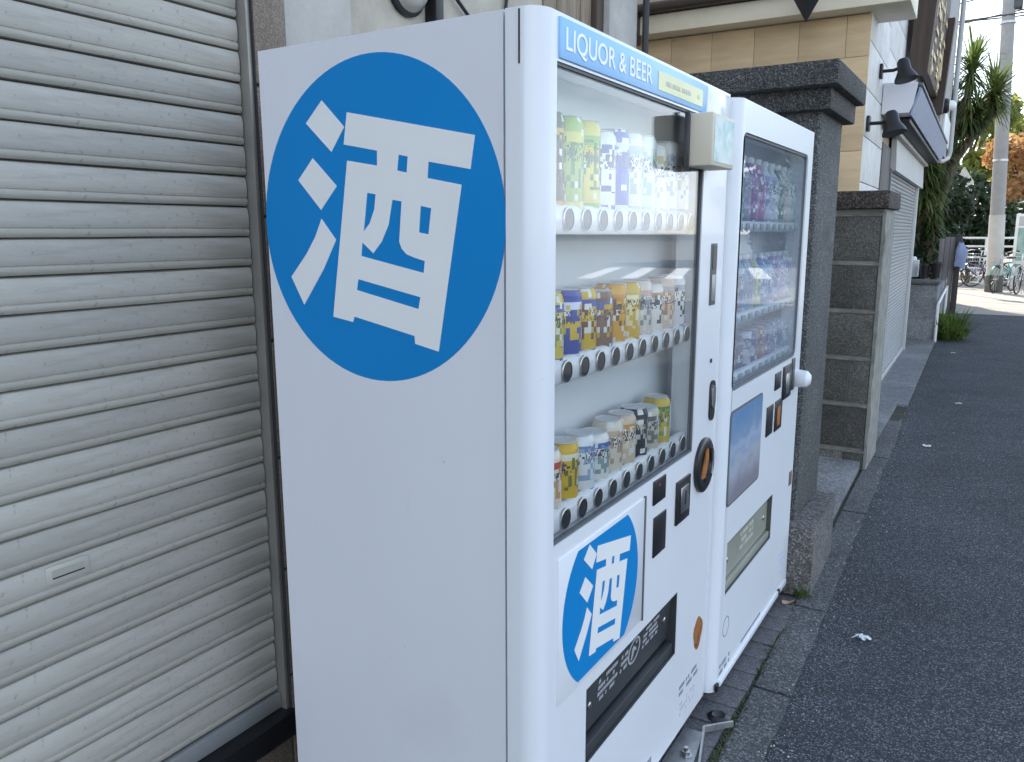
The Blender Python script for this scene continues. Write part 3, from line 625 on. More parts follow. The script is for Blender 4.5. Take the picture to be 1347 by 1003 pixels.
R2 = [('#d9c65a', '#3c56a4', '#8aa04a', 'yellow with blue ends'), ('#3e4fa8', '#dcdff0', '#d8b840', 'blue and white'), ('#d8b638', '#4a5cae', '#7a4a38', 'gold with blue ends'), ('#8a6a5a', '#5a6cb0', '#d8a830', 'brown and blue'), ('#e0a830', '#c88a28', '#7a5a38', 'amber'),
      ('#e2b93c', '#c0b060', '#f0e4b0', 'golden yellow'), ('#e4d8d0', '#c8a898', '#8a9aa0', 'white and pink'), ('#ece6dc', '#b08060', '#4a5258', 'white with brown print'), ('#e0c8b4', '#a8a8b0', '#c08a60', 'peach'), ('#e2e0e2', '#a0a4ac', '#3a3c40', 'white with black print')]
R3 = [('#e8dccc', '#c04a38', '#d0a070', 'white with red print'), ('#d8b02c', '#e8e4d0', '#6a7a3a', 'gold with a white band'), ('#e4e8ea', '#7088b8', '#9ab0c8', 'white with blue ends'), ('#e8e6de', '#3a64b0', '#8aa0a0', 'white with a blue top band'), ('#e0d4c0', '#c8b098', '#b89a80', 'cream'),
      ('#d8c4a8', '#c89850', '#e8dcc8', 'beige and tan'), ('#23252c', '#3a3a3a', '#c8c4b8', 'black with white print'), ('#c8c4b4', '#5a5c60', '#7a7a70', 'silver grey'), ('#d0b848', '#5a7a3c', '#8aa050', 'gold and green')]
ci = 0
def put_can(x, y_, z, r, h, cols, label, group, kind='can', sc=62):
    global ci
    c1, c2, c3 = [rgb(q) for q in cols[:3]]
    root = empty('drink_can' if kind == 'can' else 'drink_bottle', (x, y_, z), label, 'can' if kind == 'can' else 'bottle', group, local=True)
    m = canmat('can_print_%d' % ci, c1, c2, c3, sc, ci); ci += 1
    key = (kind, r, h)
    (can_mesh if kind == 'can' else bottle_mesh)(r, h).obj('body', m, root)
    (lid_mesh if kind == 'can' else cap_mesh)(r, h).obj('lid' if kind == 'can' else 'cap', can_metal if kind == 'can' else white2, root)
    return root
for rows, nm, zc, hs in ((R1, 'top', ROWS1[0], .182), (R2, 'middle', ROWS1[1], .145), (R3, 'bottom', ROWS1[2], .134)):
    for i, c in enumerate(rows):
        yq = .134+.0732*i
        put_can(-.0565+random.uniform(-.002, .002), yq-.012, zc+.0045, .0348, hs-(.012 if (i % 4 == 3) else 0), c, '%s can, %s from left on %s shelf of nearer machine' % (c[3], ORD[i], nm), 'cans behind the glass of the nearer machine')
pc = B().box(-.060, -.058, .755, .815, .9265, 1.02).obj('price_card', print_w); tag(pc, 'small white card at the right end of the bottom shelf', 'card')
D1 = [('#4a7ab0', '#2f5a8a', '#8ab0d0', 'blue'), ('#5aa890', '#a8d0b0', '#3a8a78', 'sea green'), ('#8a8aa0', '#6a6a90', '#b0b0c8', 'grey lilac'), ('#8a4a90', '#6a3878', '#c08ac0', 'purple'), ('#a05a98', '#7a4888', '#d0a8c8', 'mauve'), ('#c8ccd8', '#9aa0b8', '#8890c0', 'pale lilac'), ('#c8d0d4', '#a0a8b0', '#8aa0b0', 'pale grey'), ('#4a6a58', '#8a9a90', '#a8b0a8', 'dark green'), ('#c0b8ae', '#b89a88', '#d0c8c0', 'stone'), ('#b0c0c0', '#8aa8a8', '#d0dcdc', 'pale aqua')]
D2 = [('#b84040', '#d8c0b8', '#8a2a30', 'red'), ('#a83a40', '#c87870', '#e0d0cc', 'brick red'), ('#8aa0c0', '#c0ccd8', '#5a78a8', 'soft blue'), ('#9aaab8', '#b8c0c8', '#6a88b0', 'blue grey'), ('#c8c8a0', '#a8b080', '#8a9a6a', 'pale olive'), ('#3f78b8', '#8ab0d8', '#c0d4e4', 'bright blue'), ('#4a80b8', '#a0b8d0', '#d0dce8', 'sky blue'), ('#9a90c0', '#7a70a8', '#c8c0e0', 'lavender'), ('#b8b0c8', '#9888b0', '#d8d0e0', 'pale violet'), ('#b0bcc8', '#889aa8', '#d0d8e0', 'silver blue')]
D3 = [('#9a5a68', '#784050', '#c0a0a8', 'dusty red'), ('#8a5058', '#a87880', '#c8b0b0', 'maroon'), ('#7a6a78', '#a090a0', '#c0b8c0', 'mauve grey'), ('#d0d0d4', '#404450', '#88909c', 'white and black'), ('#7a7488', '#9a94a8', '#b8b4c4', 'slate'), ('#a87a68', '#886050', '#c8b0a4', 'terracotta'), ('#8a7a90', '#a898b0', '#c4bccc', 'heather grey'), ('#7888a0', '#98a4b8', '#b8c4d0', 'steel blue'), ('#9098a8', '#b0b8c4', '#707c90', 'light slate'), ('#a8b0b8', '#888e98', '#c4ccd4', 'ash grey')]
for rows, nm, zc, hs in ((D1, 'top', ROWS2[0], .215), (D2, 'middle', ROWS2[1], .19), (D3, 'bottom', ROWS2[2], .122)):
    for i, c in enumerate(rows):
        yq = 1.15+.0865*i
        put_can(-.050, yq, zc-.0035, .0365, hs, c, '%s %s, %s from left on %s shelf of farther machine' % (c[3], 'can' if nm == 'bottom' else 'bottle', ORD[i], nm), 'drinks behind the glass of the farther machine', 'can' if nm == 'bottom' else 'bottle', 45)

# ------------------------------------------------------------------ shop front with the roller shutter
def stained(name, col, stain, rough=.5):
    m = mat(name, col, rough, 0, .1, 2.2, bump=.12, bs=40, col2=stain, c2amt=(.5, .78), c2s=5, stretch=(1, .35, 3.0))
    n = m.node_tree; l = n.links.new; b_ = n.nodes['Principled BSDF']; src = b_.inputs['Base Color'].links[0].from_socket      # khaki dust caught on the lower curl of each slat
    t = NODE(n, 'ShaderNodeTexCoord'); sx = NODE(n, 'ShaderNodeSeparateXYZ'); l(t.outputs['Object'], sx.inputs[0])
    zz = NODE(n, 'ShaderNodeTexNoise'); zz.inputs['Scale'].default_value = 9; zz.inputs['Detail'].default_value = 7; l(t.outputs['Object'], zz.inputs['Vector'])
    a = NODE(n, 'ShaderNodeMath', operation='MULTIPLY_ADD'); a.inputs[1].default_value = .03; l(zz.outputs['Fac'], a.inputs[0]); l(sx.outputs[2], a.inputs[2])
    r = NODE(n, 'ShaderNodeMapRange'); r.inputs[1].default_value = -.028; r.inputs[2].default_value = -.046; r.inputs[3].default_value = 0; r.inputs[4].default_value = .45; l(a.outputs[0], r.inputs[0])
    mm = NODE(n, 'ShaderNodeMixRGB'); l(r.outputs[0], mm.inputs[0]); l(src, mm.inputs[1]); mm.inputs[2].default_value = (.30, .28, .225, 1); l(mm.outputs[0], b_.inputs['Base Color'])
    # speckled black soot
    z3 = NODE(n, 'ShaderNodeTexNoise'); z3.inputs['Scale'].default_value = 70; z3.inputs['Detail'].default_value = 4; l(t.outputs['Object'], z3.inputs['Vector'])
    r3 = NODE(n, 'ShaderNodeMapRange'); r3.inputs[1].default_value = .62; r3.inputs[2].default_value = .76; r3.inputs[4].default_value = .7; l(z3.outputs['Fac'], r3.inputs[0])
    m3 = NODE(n, 'ShaderNodeMixRGB'); l(r3.outputs[0], m3.inputs[0]); l(mm.outputs[0], m3.inputs[1]); m3.inputs[2].default_value = (.17, .165, .15, 1); l(m3.outputs[0], b_.inputs['Base Color'])
    return m
slat_m = [stained('shutter_paint_%d' % k, (.415*s, .395*s, .35*s), (.27*s, .25*s, .21*s), .65) for k, s in ((0, 1), (1, .93), (2, 1.05), (3, .88))]
tile_m = [speckle('brown_granite_tile_%d' % k, (.115*s, .088*s, .065*s), (.17*s, .132*s, .10*s), (.22*s, .18*s, .14*s), 320, .45, .15, .001, .15, .75) for k, s in ((0, 1), (1, .88), (2, 1.1))]
plaster_g = mat('grey_render', (.44, .42, .385), .85, 0, .14, 5, bump=.25, bs=70, col2=(.32, .30, .27), c2amt=(.52, .75), c2s=2.2)
plaster_b = mat('beige_render', (.44, .40, .33), .85, 0, .14, 5, bump=.25, bs=80, col2=(.31, .27, .21), c2amt=(.52, .75), c2s=2)
wood_m = mat('weathered_timber', (.20, .15, .10), .75, 0, .3, 7, bump=.3, bs=30, stretch=(4, 4, .35), col2=(.30, .24, .17), c2amt=(.45, .65), c2s=9)
wood_d = mat('dark_brown_timber', (.06, .038, .026), .7, 0, .3, 7, bump=.3, bs=30, stretch=(4, 4, .35))
black_m = mat('black_painted_metal', (.014, .014, .016), .45, .2, .2, 10)
s1 = empty('shop_building', (-3.0, -1.0, 0), 'shop with a closed grey roller shutter and brown tiled pier', 'building')
XS = -.905
b = B(); b.box(-6, -.97, -16, 2.40, 0, 6.6); b.obj('wall_core', plaster_b, s1)  # wall lengthened out of view behind the camera to shade the machine's side
b = B(); b.box(-.97, -.905, .283, .555, 0, 3.0); b.obj('grey_render_panel', plaster_g, s1)
b = B(); b.box(-.97, -.915, .555, 1.62, 0, 3.0); b.obj('beige_render_panel', plaster_b, s1)
for k in range(4):
    B().box(-.97, -.905+random.uniform(-.004, .004), 1.625+.1*k, 1.720+.1*k, 0, 3.0, .004).obj('timber_board', wood_m, s1)
B().box(-.97, -.885, 2.03, 2.10, 0, 3.0, .004).obj('dark_timber_post', wood_d, s1)
B().box(-.97, -.86, 2.105, 2.40, 0, 3.2, .006).obj('grey_corner_pier', plaster_g, s1)
B().box(-.97, -.80, -16, 2.40, 3.2, 3.5).obj('fascia', plaster_b, s1)
dpipe = B().tube([(-.83, 2.425, 0), (-.83, 2.425, 3.4)], .016, 8).obj('black_cable_pipe', black_m, s1)
# brown pier of tiles
pier = B().box(-.97, -.874, .182, .283, 0, 3.0).obj('tiled_pier', mat('tile_joint_mortar', (.05, .042, .035), .9), s1)
z = .0; k = 0
while z < 2.9:
    B().box(-.8735, -.866, .1835, .2815, z+.003, z+.297, .002).obj('tile', tile_m[k % 3], pier); z += .302; k += 1
# shutter
shu = B().box(-.97, XS-.016, -3.2, .170, .20, 2.7).obj('roller_shutter', mat('shutter_back', (.10, .10, .095), .8), s1)
P = .0711; prof = [(-.016, 0), (-.010, -.0008), (-.003, -.003), (.0, -.008), (.0022, -.02), (.0025, -.034), (.0012, -.047), (.0, -.0505), (-.0015, -.0515), (-.0015, -.0525), (.0014, -.0540), (.0030, -.0590), (.0022, -.0640), (-.001, -.0685), (-.010, -.0695), (-.016, -.0695)]
def slat_mesh(seed, m):
    rd = random.Random(seed); b = B(); ny = 26; k = len(prof); vv = []
    for j in range(ny+1):
        yv = -3.2+3.366*j/ny; w = rd.uniform(-.0011, .0011); d = rd.uniform(-.0008, .0008)
        vv += [(x+w*(1 if 1 < i < k-2 else 0), yv, zz+d) for i, (x, zz) in enumerate(prof)]
    ff = [(j*k+i, j*k+i+1, (j+1)*k+i+1, (j+1)*k+i) for j in range(ny) for i in range(k-1)]
    ff += [tuple(range(k)), tuple(range(ny*k, ny*k+k))[::-1]]
    b.add(vv, ff); return b.mesh('slat', m, sharp=30)
sm = [slat_mesh(s, slat_m[s % 4]) for s in range(8)]
ztop = 1.818+P*12-.0015; k = 0; z = ztop
while z-P > .215:
    o = bpy.data.objects.new('slat', sm[(k*5+k//4) % 8]); COL.objects.link(o); o.parent = shu; org = ORG[shu.name]
    o.location = (XS-org[0], -org[1], z-org[2]); z -= P; k += 1
B().box(XS-.02, XS+.012, -3.2, .168, .205, z-.003, .003).obj('bottom_bar', mat('shutter_bar_aluminium', (.40, .41, .41), .4, .4), shu)
B().box(XS-.03, XS+.03, .169, .181, .20, 2.7, .002).obj('guide_rail', mat('guide_rail_metal', (.30, .28, .25), .45, .5, .15, 8), s1)
B().box(XS-.03, -.868, .1812, .1832, .20, 2.7).obj('rail_gap', seam, s1)
B().box(-.97, XS+.055, -3.2, .215, .135, .204, .003).obj('threshold', black_m, s1)
b = B(); b.box(-.97, -.875, -3.2, .18, 0, .135); b.obj('plinth', tile_m[1], s1)
kz = .796; LY0, LY1 = -.396, -.306
lp_ = empty
b = B(); b.box(XS+.0005, XS+.0045, LY0, LY1, kz-.018, kz+.018, .0015); lpp = b.obj('latch_plate', mat('latch_plate_metal', (.48, .46, .41), .5, .2), s1)
B().box(XS+.0045, XS+.005, LY0+.012, LY1-.012, kz-.009, kz+.009).obj('latch_recess', mat('latch_recess_metal', (.40, .38, .34), .5, .2), lpp)
B().box(XS+.005, XS+.0056, LY0+.012, LY1-.012, kz-.009, kz-.006).obj('latch_edge', seam, lpp)
# meter and cables above the machine
em = empty('electricity_meter', (-.90, .80, 2.08), 'round glass electricity meter with a dark rim above the nearer machine', 'lamp')
b = B(); b.lathe([(.085, 0), (.085, .012), (.075, .018)], (-.912, .80, 2.18), (1, 0, 0), 28); b.obj('rim', black_m, em)
b = B(); b.lathe([(.074, .016), (.072, .03), (.055, .05), (.03, .062), (.002, .066)], (-.912, .80, 2.18), (1, 0, 0), 28); b.obj('glass_dome', mat('meter_glass', (.42, .40, .36), .15, 0, .1, 6, coat=.5), em)
B().box(-.914, -.87, .895, .935, 2.07, 2.30, .004).obj('bracket', black_m, em)
c1 = B().tube([(-.905, .95, 2.26), (-.895, 1.05, 2.19), (-.90, 1.16, 2.135), (-.905, 1.32, 2.10), (-.905, 1.36, 2.30)], .006, 6).obj('cable', black_m); tag(c1, 'thin black cable sagging on the beige wall above the machine', 'cable')

# ------------------------------------------------------------------ granite gate pier
gran = speckle('dark_granite', (.025, .025, .024), (.070, .070, .067), (.16, .16, .15), 260, .8, .5, .002, .4, .72, patch=(.05, .048, .042))
gran_l = speckle('grey_granite', (.045, .046, .046), (.105, .108, .106), (.22, .22, .21), 240, .85, .5, .002, .35, .70, patch=(.075, .075, .07))
gp = empty('gate_pier', (-.38, 2.3, 0), 'dark granite gate pier with a stepped cap behind the farther machine', 'gate pier')
B().box(-.80, .022, 2.105, 2.545, .296, 1.93, .012).obj('shaft', gran_l, gp)
B().box(-.86, .062, 2.050, 2.590, 1.915, 1.992, .006).obj('cap_moulding', gran, gp)
b = B(); b.box(-.88, .094, 1.985, 2.622, 1.992, 2.078, .008); b.obj('cap_slab', gran, gp)
pl_m = speckle('plinth_stone', (.07, .065, .06), (.15, .142, .135), (.27, .26, .25), 160, .85, .5, .002, .25, .72, patch=(.07, .06, .05))
b = B(); b.prism([(-.80, 2.035), (.112, 2.035), (.098, 2.566), (-.80, 2.566)], 0, .296); b.obj('plinth', pl_m, gp)

# ------------------------------------------------------------------ block pier
blk = [speckle('concrete_block_%d' % k, (.075*s, .072*s, .064*s), (.135*s, .13*s, .116*s), (.185*s, .18*s, .16*s), 190, .95, .6, .003, .3, .75, patch=(.055*s, .06*s, .045*s)) for k, s in ((0, 1), (1, 1.3), (2, .75))]
mort = mat('pale_mortar', (.25, .245, .215), .9, 0, .25, 12, bump=.5, bs=60, col2=(.14, .135, .115), c2amt=(.55, .72), c2s=7)
mort_j = mat('grimy_mortar', (.19, .185, .16), .9, 0, .3, 12, bump=.5, bs=60, col2=(.10, .095, .08), c2amt=(.48, .7), c2s=7)
bp_ = empty('block_pier', (-.14, 4.28, 0), 'concrete block pier with pale joints and a dark capstone', 'pier')
BX0, BX1, BY0, BY1 = -.72, .026, 4.06, 4.52
core = B().box(BX0+.004, BX1-.002, BY0+.010, BY1-.004, 0, 1.60).obj('mortar_core', mort, bp_)
for r in range(6):
    z0 = -.165+.29*r if r else 0; z1 = .115+.29*r
    z0 = max(z0, 0); cut = (-.10,) if r % 2 == 0 else (-.30, )
    xs = [BX0, -.48, -.115, BX1-.010] if r % 2 == 0 else [BX0, -.30, BX1-.010]
    if r in (1, 3, 5): xs = [BX0, -.42, BX1-.010]
    else: xs = [BX0, -.56, -.108, BX1-.010]
    for i in range(len(xs)-1):
        B().box(xs[i]+.004, xs[i+1]-.004, BY0, BY0+.02, z0+.012, z1-.008, .004).obj('block', blk[(r+i) % 3], core)
    b = B(); n = 5                                                     # rough pale joint ridge
    B().box(BX0+.01, BX1-.004, BY0-.005, BY0+.012, z1-.008, z1+.009, .004).obj('joint', mort_j, core)
b = B(); rd = random.Random(4); vv = []; n = 18
for j in range(n+1):
    z = 1.585*j/n; w = rd.uniform(0, .007)+(.006 if j % 3 == 1 else 0)
    vv += [(BX1-.010, BY0-.003, z), (BX1+.004+w, BY0-.004+rd.uniform(-.002, .002), z), (BX1+.008+w, BY0+.03, z), (BX1+.004, BY1, z), (BX1-.010, BY1, z)]
ff = []
for j in range(n):
    for i in range(5): ff.append((j*5+i, j*5+(i+1) % 5, (j+1)*5+(i+1) % 5, (j+1)*5+i))
ff += [(0, 1, 2, 3, 4), tuple(n*5+i for i in range(5))[::-1]]
b.add(vv, ff); b.obj('side_render', mort, bp_, sharp=60)
B().box(BX0-.02, .052, 4.015, 4.56, 1.602, 1.706, .008).obj('capstone', speckle('brown_capstone', (.03, .025, .02), (.085, .07, .06), (.16, .14, .12), 140, .85, .6, .003, .35, .75), bp_)

# ------------------------------------------------------------------ neighbouring shop (slightly turned; local frame: x out to the street, y away)
TH = math.atan(.0253)
n2 = empty('neighbour_shop', (-.229, 4.75, 0), 'two storey shop with white stone front, yellow side wall and grey shutter', 'building', rz=TH, local=True)
yst = [mat('yellow_stone_%d' % k, tuple(c*s for c in (.64, .48, .29)), .8, 0, .12, 6, bump=.12, bs=40, stretch=(.5, .5, 3), col2=(.54*s, .39*s, .22*s), c2amt=(.5, .8), c2s=4) for k, s in ((0, 1), (1, .94), (2, 1.05))]
wst = [mat('white_stone_%d' % k, tuple(c*s for c in (.68, .66, .62)), .7, 0, .08, 6, bump=.1, bs=40, col2=(.50*s, .47*s, .42*s), c2amt=(.5, .8), c2s=5) for k, s in ((0, 1), (1, .95), (2, 1.03))]
cream = mat('cream_fascia_paint', (.74, .67, .52), .6, 0, .08, 3, col2=(.58, .52, .40), c2amt=(.55, .8), c2s=3)
gwall = mat('grey_upper_wall', (.34, .33, .31), .8, 0, .08, 3)
n2core = B().box(-6, -.022, .022, 5.42, 0, 3.4).obj('wall', mat('shop_joint', (.44, .35, .23), .9), n2)
B().box(-6, -.03, .35, 5.42, 3.4, 7.2).obj('upper_wall', gwall, n2)
z = 1.1; r = 0
while z < 2.85:                                                        # stone panels of the side wall
    x = 0.0-(.0 if r % 2 == 0 else .30)
    xr = 0.0
    while xr > -2.4:
        xl = max(xr-(.30 if not (r % 2 and xr == 0) else .15), -2.4)
        B().box(xl+.0012, xr-.0012, 0, .021, z+.0012, min(z+.2988, 2.86), .0015).obj('stone_panel', yst[random.randrange(3)], n2core)
        xr = xl
    z += .30; r += 1
z = 0; r = 0
while z < 3.3:                                                         # white stone front tiles
    ys = [0.004, .44, 1.12] if r % 2 else [0.004, .75, 1.12]
    for i in range(2): B().box(-.021, 0, ys[i]+.003, ys[i+1]-.003, z+.003, z+.297, .003).obj('stone_tile', wst[random.randrange(3)], n2core)
    z += .30; r += 1
z = 2.55
while z < 3.9:
    for y0 in (1.12, 1.9, 2.68, 3.46, 4.24): B().box(-.021, 0, y0+.003, y0+.777, z+.003, z+.297, .003).obj('stone_tile', wst[random.randrange(3)], n2core)
    z += .30
B().box(-.03, .006, 1.13, 1.80, 0, 2.16, .004).obj('dark_panel', mat('dark_brown_panel', (.05, .038, .035), .6, 0, .15, 5), n2)
# its shutter: ribbed sheet, too fine to pick apart
b = B(); vv = []; nz = 54; y0, y1 = 1.84, 4.99
pr = []
for j in range(nz):
    z = .03+1.96*j/nz; pr += [(-.012, z), (-.002, z+.006), (.0, z+.024), (-.010, z+.031)]
for yv in (y0, y1): vv += [(x, yv, z) for x, z in pr]
k = len(pr); b.add(vv, [(i, i+1, k+i+1, k+i) for i in range(k-1)])
b.obj('ribbed_shutter', mat('grey_shutter_paint', (.25, .255, .255), .45, .1, .06, 3), n2, sharp=20)
B().box(-.02, .02, 1.80, 1.84, 0, 2.0, .003).obj('shutter_guide', mat('guide_dark', (.12, .12, .12), .5), n2)
B().box(-.02, .03, 4.99, 5.05, 0, 2.0, .003).obj('shutter_guide', mat('guide_pale', (.55, .55, .53), .5), n2)
b = B(); b.prism([(-.02, 1.985), (.045, 1.985), (.045, 2.03), (.02, 2.33), (-.02, 2.33)], 1.0, 1.0) if False else None
b = B(); b.add([(.0, 1.82, 1.985), (.05, 1.82, 1.985), (.05, 1.82, 2.02), (.035, 1.82, 2.33), (.0, 1.82, 2.33), (.0, 5.35, 1.985), (.05, 5.35, 1.985), (.05, 5.35, 2.02), (.035, 5.35, 2.33), (.0, 5.35, 2.33)],
             [(0, 1, 2, 3, 4), (9, 8, 7, 6, 5), (0, 5, 6, 1), (1, 6, 7, 2), (2, 7, 8, 3), (3, 8, 9, 4), (4, 9, 5, 0)]); b.obj('shutter_housing', mat('housing_grey', (.48, .48, .46), .5, .1, .05), n2)
B().box(.0, .012, 1.87, 4.96, .02, .075, .002).obj('shutter_bottom_bar', mat('guide_pale2', (.5, .5, .49), .45, .3), n2)
# projecting upper floor at the far end, with downpipe
B().box(-3, .17, 5.42, 7.75, 2.50, 7.2).obj('upper_projection', gwall, n2)
B().box(.171, .20, 5.9, 7.5, 2.62, 2.98, .004).obj('white_panel', mat('white_board', (.75, .75, .72), .5), n2)
pp = mat('pale_downpipe', (.42, .42, .40), .45, 0, .06)
B().tube([(.215, 7.72, 7.2), (.215, 7.72, 2.60), (.20, 7.68, 2.52), (.13, 7.4, 2.455), (.05, 5.6, 2.40), (.03, 5.42, 2.37)], .034, 10).obj('downpipe', pp, n2)
# eave and gutter of the side wall
b = B(); b.box(-2.5, .235, -.17, .35, 2.868, 2.995, .006); b.obj('eave_fascia', cream, n2)
B().box(-2.6, .10, -.24, .35, 3.04, 3.10, .004).obj('eave_top', plaster_b, n2)
b = B(); b.box(-2.45, .0, -.25, -.16, 2.998, 3.065, .02, seg=3); b.obj('gutter', mat('brown_gutter', (.045, .032, .026), .45, 0, .2), n2)
brg = mat('brown_downpipe', (.05, .034, .028), .45, 0, .2)
B().box(-1.66, -1.53, -.27, -.14, 2.80, 3.03, .01).obj('gutter_hopper', brg, n2)
B().tube([(-1.59, -.21, 2.82), (-1.585, -.20, 2.76), (-1.47, -.08, 2.60), (-1.45, -.05, 2.4), (-1.45, -.05, 1.0)], .034, 8).obj('brown_downpipe', brg, n2)
B().prism([(-6, .3), (.35, .3), (.35, 7.9), (-6, 7.9)], 7.2, 7.4).obj('roof', plaster_g, n2)
# hanging dark ornament under the eave
ho = empty('hanging_ornament', (-.555, 4.36, 2.77), 'black pointed ornament hanging from the cream eave', 'ornament')
b = B(); c = (-.557, 4.36)
vv = [(c[0], c[1], 2.765)]+[(c[0]+.085*math.cos(math.pi/2*i), c[1]+.085*math.sin(math.pi/2*i), 2.912) for i in range(4)]+[(c[0], c[1], 3.06)]
b.add(vv, [(0, 1+i, 1+(i+1) % 4) for i in range(4)]+[(5, 1+(i+1) % 4, 1+i) for i in range(4)]); b.obj('body', black_m, ho)
B().tube([(c[0], c[1], 3.05), (c[0], c[1]+.12, 3.14)], .006, 6).obj('hook', black_m, ho)
# awning cassette
def L2W(x, y_, z):
    ct, st = math.cos(TH), math.sin(TH); return (-.229+ct*x-st*y_, 4.75+st*x+ct*y_, z)
aw = empty('awning', (-.229, 4.75, 0), 'rolled white awning cassette with a blue grey front above the neighbouring shutter', 'awning', rz=TH, local=True)
aw_w = mat('awning_white', (.66, .65, .68), .5, 0, .05)
y0, y1 = .86, 5.6
b = B(); pr = [(.005, 2.335), (.19, 2.335), (.215, 2.40), (.235, 2.545), (.005, 2.555)]
vv = [(x, yv, z) for yv in (y0, y1) for x, z in pr]; b.add(vv, [tuple(range(5)), tuple(range(5, 10))[::-1]]+[(i, (i+1) % 5, 5+(i+1) % 5, 5+i) for i in range(5)]); b.obj('cassette', aw_w, aw)
b = B(); vv = [(x, yv, z) for yv in (y0+.05, y1+.02) for x, z in ((.196, 2.325), (.206, 2.322), (.262, 2.505), (.246, 2.52))]; b.add(vv, [(0, 1, 2, 3), (7, 6, 5, 4)]+[(i, (i+1) % 4, 4+(i+1) % 4, 4+i) for i in range(4)]); b.obj('front_rail', mat('awning_blue_grey', (.26, .30, .40), .45, .2), aw)
B().box(.236, .268, y0+.05, y1, 2.524, 2.548, .004).obj('top_trim', mat('awning_trim', (.10, .10, .11), .5), aw)
B().box(.02, .185, y0+.25, y1-.1, 2.29, 2.333, .006).obj('folding_arm', black_m, aw)
B().box(.03, .08, y0+.1, y1-.2, 2.25, 2.288, .006).obj('torsion_bar', mat('awning_bar', (.5, .46, .40), .5), aw)
# spotlights
for nm, (px, py, pz), lb in (('spotlight', (.0, .62, 2.60), 'upper black spotlight on the white stone, above the awning end'), ('spotlight', (.0, .12, 2.185), 'lower black spotlight on the white stone, below the awning end')):
    sp_ = empty(nm, L2W(px, py, pz), lb, 'spotlight', 'spotlights on the neighbouring shop', rz=TH, local=True)
    B().box(.001, .022, -.035, .035, -.05, .05, .006).obj('wall_plate', black_m, sp_)
    B().tube([(.02, 0, 0), (.09, 0, .0), (.13, -.01, .012)], .012, 8).obj('arm', black_m, sp_)
    b = B(); b.lathe([(.03, -.05), (.042, -.03), (.046, .03), (.075, .085), (.078, .10), (.07, .10)], (.155, -.01, .02), (.25, -.15, -1), 20); b.obj('head', black_m, sp_)
# timber signboard leaning out
sg = empty('carved_signboard', (-.229, 4.75, 0), 'dark timber signboard with gold carved characters leaning out from the neighbouring shop', 'sign', rz=TH, local=True)
b = B()
def lean(y_, s, o=0): return (.03+.05*s+o, y_, 2.86+1.05*s)
ya, yb = 2.45, 5.3
for yq, w in ((ya, .11), (yb, .11)):
    vv = []
    for s in (0, 1): x, _, z = lean(yq, s); vv += [(x, yq-w, z), (x+.16, yq-w, z), (x+.16, yq+w, z), (x, yq+w, z)]
    B().add(vv, [(0, 1, 2, 3), (7, 6, 5, 4)]+[(i, (i+1) % 4, 4+(i+1) % 4, 4+i) for i in range(4)]).obj('post', wood_d, sg)
vv = []
for s in (.16, 1.0): x, _, z = lean(0, s); vv += [(x+.03, ya+.11, z), (x+.09, ya+.11, z), (x+.09, yb-.11, z), (x+.03, yb-.11, z)]
bd = B().add(vv, [(0, 1, 2, 3), (7, 6, 5, 4)]+[(i, (i+1) % 4, 4+(i+1) % 4, 4+i) for i in range(4)]).obj('board', wood_d, sg)
gold = mat('worn_gold_leaf', (.50, .38, .20), .5, .2, .35, 14)
rd = random.Random(5); b = B()
for cy in (2.95, 3.6, 4.25, 4.85):
    for _ in range(11):
        s = rd.uniform(.24, .9); yq = cy+rd.uniform(-.24, .24); hz = rd.random() < .5
        x, _, z = lean(0, s); w, h = (rd.uniform(.08, .2), .025) if hz else (.03, rd.uniform(.06, .16))
        b.box(x+.088, x+.102, yq-w, yq+w, z-h, z+h)
b.obj('carved_characters', gold, bd)
# small round lamp on the projection
rl = empty('round_lamp', L2W(.17, 5.75, 3.0), 'small white globe lamp with a dark ring at the far end of the neighbouring shop', 'lamp', rz=TH, local=True)
B().lathe([(.09, 0), (.09, .05), (.07, .07)], (0, 0, 0), (1, 0, 0), 18).obj('ring', black_m, rl)
B().lathe([(.065, .05), (.06, .11), (.035, .14), (.002, .15)], (0, 0, 0), (1, 0, 0), 18).obj('globe', mat('lamp_globe', (.8, .8, .76), .3), rl)

# ------------------------------------------------------------------ beyond the shop: steps, fence, pots
st = empty('concrete_steps', (-.5, 11.3, 0), 'grey concrete steps beside the neighbouring shop', 'steps')
B().box(-1.9, -.10, 10.95, 12.4, 0, .76, .01).obj('landing', slab_m, st)
B().box(-1.9, -.13, 10.90, 10.948, 0, .30, .006).obj('lower_step', slab_m, st)
B().box(-1.9, -.085, 10.93, 11.3, .763, .80, .006).obj('coping', kerb_m, st)
hr = B().tube([(-.075, 10.92, 0), (-.075, 10.92, .52), (-.075, 12.45, .66), (-.075, 12.45, 0)], .018, 8).obj('handrail', mat('white_rail_paint', (.72, .72, .70), .4)); tag(hr, 'white sloping handrail beside the concrete steps', 'handrail')
fm = mat('grey_fence_board', (.20, .185, .18), .75, 0, .2, 6, stretch=(4, 4, .5))
fe = empty('board_fence', (-.12, 12.6, 0), 'short grey board fence at the end of the steps', 'fence')
for k in range(3): B().box(-.235+.072*k, -.168+.072*k, 12.55, 12.58, .05, 1.37+random.uniform(-.015, .015), .004).obj('board', fm, fe)
B().box(-.02, .06, 12.52, 12.60, 0, 1.42, .006).obj('post', mat('dark_post', (.05, .045, .04), .8), fe)
b = B(); rd = random.Random(8); vv = []; n = 14; lv = 9
